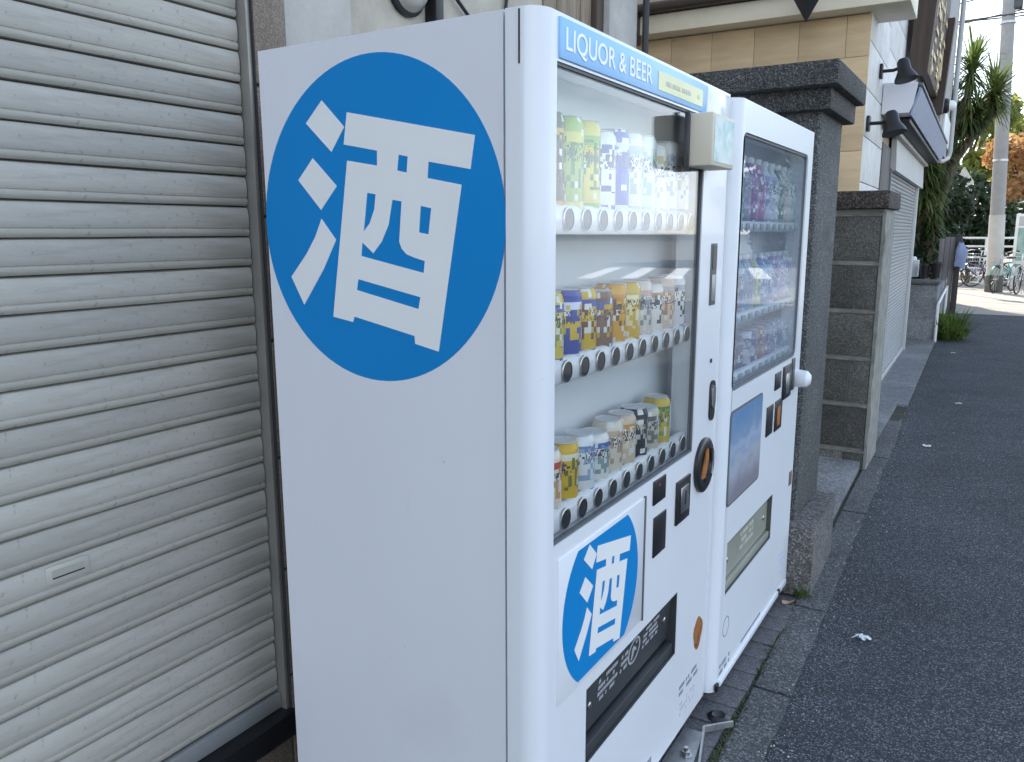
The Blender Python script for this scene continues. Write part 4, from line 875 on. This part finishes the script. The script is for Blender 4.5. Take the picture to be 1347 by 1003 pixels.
for j in range(lv):
    t = j/(lv-1)
    for i in range(n):
        a = 2*math.pi*i/n; r = (.025+.05*math.sin(min(1, t*1.5)*math.pi*.7))*(1+.25*math.sin(3*a+4*t)+rd.uniform(-.1, .1))
        vv.append((.05+.02*t+r*math.cos(a), 12.42+r*.45*math.sin(a), 1.30-.36*t+.02*math.sin(2*a)))
b.add(vv, [(j*n+i, j*n+(i+1) % n, (j+1)*n+(i+1) % n, (j+1)*n+i) for j in range(lv-1) for i in range(n)]+[tuple(range(n)), tuple(range((lv-1)*n, lv*n))[::-1]])
cl = b.obj('hanging_cloth', mat('pale_blue_cloth', (.26, .31, .46), .8, 0, .1, 8), sharp=80); tag(cl, 'pale blue cloth hanging on the dark fence post', 'cloth')
ac = empty('outdoor_unit', (-.62, 12.2, .76), 'small white equipment box standing on the steps landing', 'equipment box')
B().box(-.62, -.46, 12.1, 12.3, .801, 1.05, .012).obj('casing', mat('unit_white', (.55, .57, .58), .5), ac); B().lathe([(.05, 0), (.05, .03), (.03, .05)], (-.54, 12.2, 1.05), n=14).obj('cap', white2, ac)
for k, (x, r, h) in enumerate(((-.36, .07, .17), (-.21, .075, .20))):
    o = B().lathe([(r*.7, 0), (r, h), (r*1.12, h+.005), (r*1.12, h+.03), (r*.95, h+.03), (r*.9, h-.01)], (x, 12.0, .80), n=16).obj('flower_pot', black_m); tag(o, 'black flower pot on the landing, %s the board fence' % ('farther from' if k == 0 else 'right next to'), 'flower pot', 'pots on the landing')

# ------------------------------------------------------------------ plants
def leaf_cloud(n, sampler, size, rd, aspect=1.7, up=.3):
    """many small leaf quads (each folded along its midrib)"""
    b = B()
    for _ in range(n):
        c = Vector(sampler()); d = Vector((rd.gauss(0, 1), rd.gauss(0, 1), rd.gauss(0, 1)+up)).normalized(); a = d.orthogonal().normalized()
        a = Matrix.Rotation(rd.uniform(0, 6.28), 3, d) @ a; e = d.cross(a); s = size*rd.uniform(.6, 1.35)
        b.add([c-a*s*aspect*.5, c+e*s*.42+d*s*.1, c+a*s*aspect*.5, c-e*s*.42+d*s*.1], [(0, 1, 2, 3)])
    return b
def blob_sampler(blobs, rd):
    ws = [r[3]**3 if len(r) == 4 else r[3]*r[4]*r[5] for r in blobs]; tot = sum(ws)
    def f():
        t = rd.uniform(0, tot); i = 0
        while t > ws[i] and i < len(ws)-1: t -= ws[i]; i += 1
        q = blobs[i]; rr = (q[3],)*3 if len(q) == 4 else q[3:6]
        d = Vector((rd.gauss(0, 1), rd.gauss(0, 1), rd.gauss(0, 1))).normalized()*(rd.random()**.38)
        return (q[0]+d.x*rr[0], q[1]+d.y*rr[1], q[2]+d.z*rr[2])
    return f
bark = mat('bark', (.11, .085, .06), .9, 0, .3, 14, bump=.6, bs=30, stretch=(1, 1, .3))
def leaf_obj(b, name, m, parent):
    me = bpy.data.meshes.new(name); off = ORG[parent.name]
    me.from_pydata([(x-off[0], y-off[1], z-off[2]) for x, y, z in b.v], [], b.f); me.materials.append(m); me.update()
    o = bpy.data.objects.new(name, me); COL.objects.link(o); o.parent = parent; ORG[o.name] = off; return o
def tree(x, y, h, spread, m, label, seed, n=3500, ls=.16, name='broadleaf_tree', cat='tree', group='trees beyond the street end', low=.35, nb=11):
    rd = random.Random(seed); root = empty(name, (x, y, 0), label, cat, group)
    tr = B(); tops = []
    tr.tube([(x, y, -.1), (x+rd.uniform(-.1, .1), y, h*.25), (x+rd.uniform(-.2, .2), y+rd.uniform(-.2, .2), h*.55)], [h*.03, h*.024, h*.014], 9)
    blobs = []
    for k in range(nb):
        a = rd.uniform(0, 6.28); rr = spread*rd.uniform(.15, .8); zz = h*rd.uniform(low, .88)
        rr *= 1-.5*max(0, (zz/h-.6)/.4)
        c = (x+rr*math.cos(a), y+rr*math.sin(a), zz); q = spread*rd.uniform(.26, .46)
        blobs.append((*c, q, q, q*.75))
        tr.tube([(x, y, h*rd.uniform(.2, .42)), ((x+c[0])/2, (y+c[1])/2, zz*.8), c], [h*.012, h*.008, h*.003], 6)
    tr.obj('trunk', bark, root)
    leaf_obj(leaf_cloud(n, blob_sampler(blobs, rd), ls, rd), 'crown', m, root); return root
lf_dark = leafmat('leaf_dark_green', (.012, .026, .012), (.035, .06, .02), .25)
lf_mid = leafmat('leaf_mid_green', (.03, .06, .015), (.09, .13, .03), .4)
lf_yel = leafmat('leaf_yellow_green', (.14, .18, .03), (.34, .34, .08), .55)
lf_or = leafmat('leaf_orange', (.38, .18, .07), (.52, .33, .14), .55)
lf_grass = leafmat('leaf_grass', (.06, .11, .02), (.16, .22, .05), .4, 6)
yuc = leafmat('yucca_leaf', (.045, .08, .022), (.16, .21, .055), .45, 3)
yuc_dead = leafmat('yucca_dead_leaf', (.10, .075, .035), (.20, .16, .08), .3, 4)

def blade(b, c, d, ln, w, droop, rd, mi=0):
    d = d.normalized(); s = d.cross(Vector((0, 0, 1)))
    s = s.normalized() if s.length > .01 else Vector((1, 0, 0)); p = Vector(c); pts = []
    for k in range(4):
        t = k/3; ww = w*(1, .9, .55, .05)[k]; pts += [p-s*ww/2, p+s*ww/2]
        p = p+d*ln/3; d = (d+Vector((0, 0, -droop/3))).normalized()
    b.add(pts, [(0, 1, 3, 2), (2, 3, 5, 4), (4, 5, 7, 6)], mi)
def rosette(c, r, rd, n=90, tilt=None):
    b = B()
    for _ in range(n):
        a = rd.uniform(0, 6.28); e = rd.uniform(-.75, 1.35); d = Vector((math.cos(a)*math.cos(e), math.sin(a)*math.cos(e), math.sin(e)))
        blade(b, (c[0], c[1], c[2]+rd.uniform(-.16, .06)*r/.4), d, r*rd.uniform(.75, 1.2), r*.07, 1.1*rd.random()**1.5, rd)
    return b
def skirt(c, r, z1, rd, n=70):
    b = B()
    for _ in range(n):
        a = rd.uniform(0, 6.28); z = rd.uniform(z1, c[2]); d = Vector((math.cos(a), math.sin(a), rd.uniform(-.9, .1)))
        blade(b, (c[0], c[1], z), d, r*rd.uniform(.6, 1.05), r*.065, rd.uniform(.8, 2.0), rd)
    return b
def yucca(base, heads, label, seed):
    rd = random.Random(seed); root = empty('yucca_tree', (base[0], base[1], 0), label, 'yucca', 'yuccas beside the steps')
    t = B()
    for (x, y, z, r, zs) in heads:
        t.tube([(base[0], base[1], 0), (base[0]*.92+x*.08, (base[1]+y)/2, z*.45), (base[0]*.55+x*.45, y, z*.74), (x-.02, y, z*.88), (x, y, z)], [.10, .085, .07, .055, .04], 8)
    t.obj('trunk', bark, root)
    for (x, y, z, r, zs) in heads:
        leaf_obj(rosette((x, y, z), r, rd, 140), 'leaf_rosette', yuc, root)
        leaf_obj(skirt((x, y, z-.1), r*.95, zs, rd, int(120*(z-zs))+35), 'leaf_skirt', yuc, root)
        leaf_obj(skirt((x, y, zs+.25), r*.7, zs-.25, rd, 40), 'dead_leaf_skirt', yuc_dead, root)
    return root
yucca((-.52, 13.6), [(-.085, 13.6, 4.02, .56, 3.0), (-.36, 13.8, 3.45, .55, 2.5), (.235, 13.9, 3.66, .56, 3.35), (.03, 13.8, 3.35, .42, 3.15), (-.50, 13.5, 2.9, .5, 2.0)], 'tall yucca with several crowns against the sky and the utility pole', 3)
yucca((-.75, 13.2), [(-.55, 13.0, 2.7, .5, 1.9), (-.40, 13.3, 2.2, .48, 1.4), (-.8, 13.4, 2.6, .5, 1.8)], 'low bushy yucca under the soffit of the neighbouring shop', 5)
def shrub(x, y, blobs, m, label, seed, n, ls, name='shrub'):
    rd = random.Random(seed); root = empty(name, (x, y, 0), label, 'shrub', 'shrubs beyond the steps')
    t = B()
    for q in blobs: t.tube([(x, y, 0), ((x+q[0])/2, (y+q[1])/2, q[2]*.6), q[:3]], [.04, .025, .01], 6)
    t.obj('stem', bark, root); leaf_obj(leaf_cloud(n, blob_sampler(blobs, rd), ls, rd), 'crown', m, root)
shrub(-.7, 13.4, [(-.85, 13.4, .95, .45), (-.72, 13.6, 1.5, .48), (-1.1, 13.3, 1.6, .5), (-.62, 13.7, 1.0, .36), (-.9, 13.8, 2.2, .45)], lf_dark, 'dark dense shrub behind the flower pots', 11, 5200, .075)
shrub(-.75, 17.0, [(-.75, 17, 1.1, .7), (-.7, 17.4, 2.0, .75), (-1.0, 17.1, 2.9, .7), (-.62, 17.8, 1.1, .4)], lf_dark, 'tall dark shrub left of the pentagon sign', 12, 4600, .10)
shrub(-.3, 25.5, [(-1.2, 25.5, 1.4, .9), (-.2, 25.8, 1.1, .8), (-.7, 26, 2.3, .9), (.5, 26.2, 1.6, .8), (1.5, 26.2, 1.3, .8)], lf_dark, 'long dark hedge behind the white railing', 13, 5200, .14, 'hedge')
# house block added to cast the road shadow (mostly hidden by the yuccas)
hs = empty('shadow_house', (-4, 17, 0), 'house block added behind the yuccas to shade the road', 'building')
B().box(-7.5, -1.25, 14.4, 19.7, 0, 5.3).obj('wall', plaster_b, hs); B().prism([(-7.7, 14.2), (-1.05, 14.2), (-1.05, 19.9), (-7.7, 19.9)], 5.3, 5.5).obj('roof', plaster_g, hs)
f = B(); f.box(-1.249, -1.20, 15.5, 16.7, 1.0, 2.1, .01); fr = f.obj('window_frame', darkgrey, hs); B().box(-1.2, -1.196, 15.56, 16.64, 1.06, 2.04).obj('pane', dark, fr)
# trees
tree(-1.2, 36, 7.4, 2.2, lf_yel, 'yellow green tree directly behind the pentagon sign', 21, 4200, .22)
tree(1.6, 40, 7.0, 2.6, lf_yel, 'sunlit yellow tree behind the utility pole', 22, 4200, .22)
tree(4.6, 42, 8.0, 3.4, lf_mid, 'green tree at the right edge beyond the bicycles', 23, 3500, .24)
tree(.95, 32, 4.9, 2.0, lf_or, 'orange autumn tree right of the utility pole', 24, 3000, .17, low=.42)
tree(-1.35, 31, 4.5, 1.1, lf_or, 'small orange tree left of the utility pole', 25, 1300, .15, low=.5)
tree(-7.0, 42, 8.6, 3.4, lf_mid, 'green tree hidden behind the yuccas', 26, 3000, .24)
tree(-.8, 29, 3.6, 1.5, lf_mid, 'low green tree behind the white railing', 27, 2600, .14, low=.2)
tree(7.6, 37, 7.5, 3.0, lf_mid, 'added green tree out of view, reflected in the farther machine window', 28, 6500, .36, low=.12, nb=14)  # unseen tree added so the far window reflects something darker
tree(10.2, 40, 8.0, 3.2, lf_dark, 'added dark tree out of view, reflected in the farther machine window', 29, 6500, .36, low=.12, nb=14)  # second unseen tree, added to fill out that dark reflection
# weeds and moss
def tuft(x, y, z, r, h, n, label, seed, cat='weed', m=lf_grass, name='weed_tuft', w=.1):
    rd = random.Random(seed); b = B()
    for _ in range(n):
        a = rd.uniform(0, 6.28); q = r*rd.random()**.5; e = rd.uniform(.5, 1.5)
        blade(b, (x+.6*q*math.cos(a), y+.6*q*math.sin(a), z), Vector((math.cos(a)*math.cos(e), math.sin(a)*math.cos(e), math.sin(e))), h*rd.uniform(.5, 1.1), h*w, .8*rd.random(), rd)
    root = empty(name, (x, y, z), label, cat, 'weeds along the kerb'); leaf_obj(b, 'blades', m, root); return root
tuft(.085, 2.015, .008, .035, .05, 60, 'small green weed at the foot of the granite plinth', 31)
wb = tuft(.01, 11.35, .0, .34, .46, 330, 'bushy green weed clump at the road edge by the steps', 32, w=.07)
rd = random.Random(33); b = leaf_cloud(1500, blob_sampler([(.0, 11.35, .16, .24, .30, .20), (.1, 11.3, .10, .2, .25, .13)], rd), .035, rd); leaf_obj(b, 'leaves', lf_grass, wb)
moss = B(); rd = random.Random(40)
for _ in range(2600):
    y_ = rd.uniform(.5, 2.02); dn = .5+.5*math.sin(y_*9)+.5*math.sin(y_*23+1)
    if rd.random() > .25+.5*dn: continue
    x = EDGE(y_)-.118+rd.gauss(0, .005+.004*abs(math.sin(y_*17))); a = rd.uniform(0, 6.28)
    blade(moss, (x, y_, .006), Vector((math.cos(a), math.sin(a), rd.uniform(.3, 1.5))), rd.uniform(.008, .02), .006, .8, rd)
o = bpy.data.objects.new('moss', None)
me = bpy.data.meshes.new('moss'); me.from_pydata(moss.v, [], moss.f); me.materials.append(leafmat('moss_green', (.025, .035, .01), (.06, .075, .02), .2, 8)); o = bpy.data.objects.new('moss', me); COL.objects.link(o); o['kind'] = 'stuff'
tag(o, 'dark moss growing in the joint between pavers and kerb', 'moss')
grit = B(); rd = random.Random(41)
for _ in range(800):
    y_ = rd.uniform(.6, 7) if rd.random() < .75 else rd.uniform(.6, 14); x = EDGE(y_)+abs(rd.gauss(0, .06))-.03 if rd.random() < .6 else rd.uniform(EDGE(y_), 1.3)
    s = rd.uniform(.0015, .0042); c = Vector((x, y_, .013 if x < EDGE(y_) else .002)); vs = []
    for d in ((1, 0, 0), (0, 1, 0), (-1, 0, 0), (0, -1, 0), (0, 0, 1)): vs.append(c+Vector(d)*s*rd.uniform(.6, 1.3))
    grit.add(vs, [(0, 1, 4), (1, 2, 4), (2, 3, 4), (3, 0, 4), (3, 2, 1, 0)])
me = bpy.data.meshes.new('grit'); me.from_pydata(grit.v, [], grit.f); me.materials.append(mat('pale_grit', (.42, .42, .40), .9, 0, .4, 90)); o = bpy.data.objects.new('grit', me); COL.objects.link(o); o['kind'] = 'stuff'; tag(o, 'loose pale grit lying on the kerb and asphalt', 'grit')
# litter
def sheet(nx, ny, w, h, fn): 
    b = B(); vv = [fn((i/nx-.5)*w, (j/ny-.5)*h) for j in range(ny+1) for i in range(nx+1)]
    b.add(vv, [(j*(nx+1)+i, j*(nx+1)+i+1, (j+1)*(nx+1)+i+1, (j+1)*(nx+1)+i) for j in range(ny) for i in range(nx)]); return b
rd = random.Random(50)
def crump(u, v):
    r = .75+.3*math.sin(7*math.atan2(v, u)+1); return (.345+u*r+.2*v, 1.79+v*r, .006+.007*abs(math.sin(u*150)+math.cos(v*190))+rd.uniform(0, .004))
o = sheet(9, 7, .062, .036, crump).obj('paper_scrap', mat('litter_paper', (.74, .76, .76), .8), sharp=180); tag(o, 'crumpled white paper scrap lying on the asphalt', 'litter')
def leaff(u, v):
    w = max(.0, 1-(u/.026)**2)**.6; return (.052+u*.8+.3*v*w, 1.925+u*.6+v*w, .016+.010*(u/.026)**2+.004*math.sin(v*160))
o = sheet(8, 5, .052, .036, leaff).obj('dry_leaf', mat('dry_leaf_brown', (.36, .24, .16), .8, 0, .2, 40), sharp=180); tag(o, 'dry brown leaf on the pavers by the plinth', 'leaf')
for k, (x, y_) in enumerate(((.31, 4.9), (.20, 9.9), (.42, 6.6))):
    o = sheet(4, 3, .05, .03, lambda u, v: (x+u, y_+v*1.6, .004+.006*abs(math.sin(u*190+k)+math.cos(v*90)))).obj('paper_scrap', mat('litter_paper_b', (.6, .6, .58), .8), sharp=180)
    tag(o, ('tiny pale scrap on the asphalt opposite the block pier', 'tiny pale scrap on the asphalt before the green weed clump', 'tiny pale scrap far out on the asphalt opposite the grey shutter')[k], 'litter', 'tiny scraps on the asphalt')

# ------------------------------------------------------------------ street end
conc = mat('pole_concrete', (.30, .29, .275), .85, 0, .12, 4, bump=.2, bs=50)
up_ = empty('utility_pole', (.30, 21.7, 0), 'tall concrete utility pole beside the parked bicycles', 'utility pole')
bx_, by_ = .42, 21.7; LN = -.045
B().cyl((bx_, by_, 0), (bx_+LN*9, by_, 9), .165, .125, 24).obj('shaft', conc, up_)
B().cyl((bx_+LN*.42, by_, .42), (bx_+LN*1.85, by_, 1.85), .178, .17, 24).obj('pale_wrap', mat('pole_wrap', (.46, .44, .40), .7, 0, .08), up_)
B().cyl((bx_, by_, 0), (bx_+LN*.4, by_, .4), .20, .19, 24).obj('dark_base', mat('pole_base', (.10, .095, .085), .9, 0, .3, 10), up_)
for zq in (3.1, 4.6, 6.2): B().cyl((bx_+LN*zq, by_, zq), (bx_+LN*zq, by_, zq+.05), .165, .162, 20).obj('steel_band', zinc, up_)
B().box(bx_+LN*6.6+.10, bx_+LN*6.6+.28, by_-.1, by_+.1, 6.5, 6.75, .02).obj('junction_box', darkgrey, up_)
# pentagon sign (seen from behind)
ps_ = empty('road_sign', (-.46, 21.2, 0), 'pale pentagon road sign on a thin white post', 'road sign')
B().cyl((-.46, 21.2, 0), (-.43, 21.2, 2.95), .032, n=12).obj('post', mat('sign_post_white', (.62, .62, .60), .45), ps_)
v, f = slab([[(-.25, 2.22), (.25, 2.22), (.25, 2.62), (0, 2.98), (-.25, 2.62)]], .02)
B().add([(-.43+a*.92, 21.15+c-a*.35, q) for a, q, c in v], f).obj('plate', mat('sign_back_grey', (.50, .52, .50), .5, .2, .1, 5), ps_)
# railing
wr = mat('railing_white', (.70, .70, .68), .45)
ra = empty('white_railing', (0, 24.8, 0), 'white horizontal pipe railing behind the bicycles', 'railing')
for zq in (.45, .75, 1.05, 1.28): B().cyl((-1.2, 24.8, zq), (1.6, 24.9, zq), .03, n=8).obj('rail', wr, ra)
for xq in (-1.1, 0.1, 1.4): B().cyl((xq, 24.83, 0), (xq, 24.83, 1.30), .035, n=8).obj('post', wr, ra)
# noticeboard
nb_ = empty('notice_board', (1.35, 23.6, 0), 'white framed notice board with greenish glass at the right edge', 'notice board')
for xq in (.80, 1.9): B().box(xq-.03, xq+.03, 23.57, 23.63, 0, 1.92, .005).obj('post', wr, nb_)
fr = B().box(.74, 1.96, 23.55, 23.65, .62, 1.90, .01).obj('frame', wr, nb_)
B().box(.81, 1.89, 23.540, 23.549, .70, 1.55, .002).obj('glass_panel', mat('notice_glass', (.22, .34, .30), .15, 0, .3, 4, coat=.4), fr)
B().box(.81, 1.89, 23.540, 23.549, 1.60, 1.84, .002).obj('header_panel', mat('notice_header', (.42, .42, .40), .4), fr)
# bicycles
tyre = mat('tyre_rubber', (.02, .02, .02), .7)
def bicycle(loc, rz, frame_m, label):
    root = empty('bicycle', loc, label, 'bicycle', 'bicycles parked by the pole', rz=rz, local=True)
    R = .31; ax = (-.50, .52)
    for x in ax:
        w = B(); n = 28; vv = []
        for i in range(n):
            a = 2*math.pi*i/n
            for j in range(6):
                t = 2*math.pi*j/6; rr = R+.018*math.cos(t); vv.append((x+rr*math.cos(a), .018*math.sin(t), R+.018+rr*math.sin(a)))
        w.add(vv, [(i*6+j, i*6+(j+1) % 6, ((i+1) % n)*6+(j+1) % 6, ((i+1) % n)*6+j) for i in range(n) for j in range(6)])
        wo = w.obj('wheel', tyre, root)
        s = B()
        for i in range(14):
            a = 2*math.pi*i/14; s.cyl((x, .02*(-1)**i, R+.018), (x+(R-.015)*math.cos(a), 0, R+.018+(R-.015)*math.sin(a)), .0025, n=4)
        s.cyl((x, -.045, R+.018), (x, .045, R+.018), .022, n=10); s.obj('spokes', chrome, wo)
        m_ = B(); vv = []
        for i in range(13):
            a = math.radians(20+i*11.5); vv += [(x+(R+.035)*math.cos(a), yq, R+.018+(R+.035)*math.sin(a)) for yq in (-.028, .028)]
        m_.add(vv, [(2*i, 2*i+1, 2*i+3, 2*i+2) for i in range(12)]); m_.obj('mudguard', frame_m, root)
    f = B(); bb = (-.06, 0, .29); hd0 = (.36, 0, .62); hd1 = (.33, 0, .80); st_ = (-.20, 0, .72); re = (-.50, 0, .328)
    f.tube([bb, hd0], .018, 8); f.tube([bb, st_], .016, 8); f.tube([(-.15, 0, .52), (.35, 0, .70)], .016, 8); f.tube([hd0, hd1], .02, 8)
    for s in (-.05, .05): f.tube([bb, (-.50, s, .328)], .010, 6); f.tube([(-.18, 0, .66), (-.50, s, .328)], .009, 6); f.tube([(.37, s*.7, .60), (.52, s, .328)], .012, 6)
    f.obj('frame', frame_m, root)
    h = B(); h.tube([(.33, 0, .80), (.31, 0, .94)], .012, 8); h.tube([(.12, -.27, .99), (.24, -.24, 1.0), (.31, -.08, .95), (.31, .08, .95), (.24, .24, 1.0), (.12, .27, .99)], .012, 8); h.obj('handlebar', chrome, root)
    g = B(); [g.tube([(.06, s*.28, .985), (.17, s*.265, 1.0)], .018, 8) for s in (-1, 1)]; g.obj('grips', tyre, root)
    sd_ = B(); sd_.add([(-.35, -.09, .86), (-.35, .09, .86), (-.22, .07, .85), (-.05, .02, .845), (-.05, -.02, .845), (-.22, -.07, .85), (-.34, -.08, .80), (-.34, .08, .80), (-.22, .05, .80), (-.07, .015, .81), (-.07, -.015, .81), (-.22, -.05, .80)],
        [(0, 1, 2, 3, 4, 5)[::-1], (6, 7, 8, 9, 10, 11)]+[(i, (i+1) % 6, 6+(i+1) % 6, 6+i) for i in range(6)]); sd_.obj('saddle', tyre, root)
    B().tube([(-.20, 0, .70), (-.225, 0, .81)], .013, 8).obj('seat_post', chrome, root)
    bk = B(); 
    for zq, gq in ((.68, .10), (.78, .12), (.88, .13)):
        c = [(.40, -gq, zq), (.62, -gq, zq), (.62, gq, zq), (.40, gq, zq), (.40, -gq, zq)]; bk.tube(c, .004, 4)
    for xq in (.41, .48, .55, .61):
        for s in (-1, 1): bk.tube([(xq, s*.10, .68), (xq, s*.13, .88)], .003, 4)
        bk.tube([(xq, -.10, .68), (xq, .10, .68)], .003, 4)
    bk.obj('basket', chrome, root)
    p_ = B(); p_.cyl((-.06, -.06, .29), (-.06, .06, .29), .05, n=14); p_.tube([(-.06, .07, .29), (-.02, .08, .15)], .01, 6); p_.tube([(-.06, -.07, .29), (-.10, -.08, .43)], .01, 6); p_.box(-.07, .03, .08, .16, .135, .155); p_.box(-.15, -.05, -.16, -.08, .42, .44); p_.obj('crank', chrome, root)
    k_ = B(); k_.tube([(-.50, .07, .32), (-.60, .12, .0)], .009, 6); k_.tube([(-.50, -.07, .32), (-.60, -.12, .0)], .009, 6); k_.tube([(-.60, -.12, .004), (-.60, .12, .004)], .009, 6); k_.obj('kickstand', chrome, root)
    return root
fr_v = mat('bike_frame_violet', (.10, .08, .16), .35, .2); fr_t = mat('bike_frame_teal', (.14, .30, .28), .35, .2); fr_s = mat('bike_frame_silver', (.40, .44, .42), .35, .5)
bicycle((-.02, 23.1, 0), math.radians(200), fr_v, 'dark violet bicycle parked left of the utility pole')
bicycle((.62, 21.9, 0), math.radians(250), fr_t, 'teal bicycle parked just right of the utility pole')
bicycle((1.02, 21.6, 0), math.radians(256), fr_s, 'silver green bicycle parked at the right edge of the view')
bicycle((.30, 23.9, 0), math.radians(215), fr_s, 'pale bicycle half hidden behind the utility pole')
# overhead wires
for k, (a, c, s) in enumerate((((-6, 21.7, 6.4), (8, 21.4, 6.9), .25), ((-8, 24, 6.3), (9, 20, 7.6), .4), ((-8, 22.5, 6.9), (10, 22.0, 6.6), .3), ((-6, 26, 7.2), (9, 21, 8.6), .3))):
    pts = [(a[0]+(c[0]-a[0])*t, a[1]+(c[1]-a[1])*t, a[2]+(c[2]-a[2])*t-s*4*t*(1-t)) for t in [i/14 for i in range(15)]]
    o = B().tube(pts, .018, 5).obj('overhead_wire', darkgrey); tag(o, ('lowest', 'second lowest', 'third lowest', 'highest')[k]+' overhead wire crossing the sky by the utility pole', 'wire', 'overhead wires')
# zebra crossing and far side of the street (seen in the window reflection)
zp = mat('road_paint_white', (.72, .72, .70), .7, 0, .1, 20)
zc = bpy.data.objects.new('zebra_crossing', None); COL.objects.link(zc); zc['kind'] = 'structure'
for k in range(5):
    x0 = 5.6+1.25*k; y0 = 24.6-.62*k
    B().prism([(x0, y0), (x0+.5, y0-.2), (x0+2.9, y0+7.6), (x0+2.4, y0+7.8)], .004, .006).obj('painted_stripe', zp, zc)
for k, (x, y_, w, d, h, c) in enumerate(()):
    hb = empty('far_house', (x, y_, 0), ('tan', 'pale', 'grey', 'beige')[k]+' house across the street, outside the picture and seen only as a reflection', 'building', 'houses across the street')
    B().box(x, x+w, y_, y_+d, 0, h).obj('wall', mat('far_wall_%d' % k, c, .85), hb)
    B().prism([(x-.4, h), (x+w+.4, h), (x+w/2, h+2.2)], y_-.4, y_+d+.4, axis=1).obj('roof', plaster_g, hb) if False else B().add([(x-.4, y_-.4, h), (x+w+.4, y_-.4, h), (x+w+.4, y_+d+.4, h), (x-.4, y_+d+.4, h), (x+w/2, y_-.4, h+2), (x+w/2, y_+d+.4, h+2)], [(0, 1, 2, 3), (0, 4, 5, 3), (1, 2, 5, 4), (0, 1, 4), (3, 5, 2)]).obj('roof', darkgrey, hb)
    for zq in (.9, 3.4):
        for j in range(3):
            B().box(x-.03, x+.01, y_+1+2.4*j, y_+2.4+2.4*j, zq, zq+1.3).obj('window', dark, hb); B().box(x+1+2.6*j, x+2.4+2.6*j, y_-.03, y_+.01, zq, zq+1.3).obj('window', dark, hb)
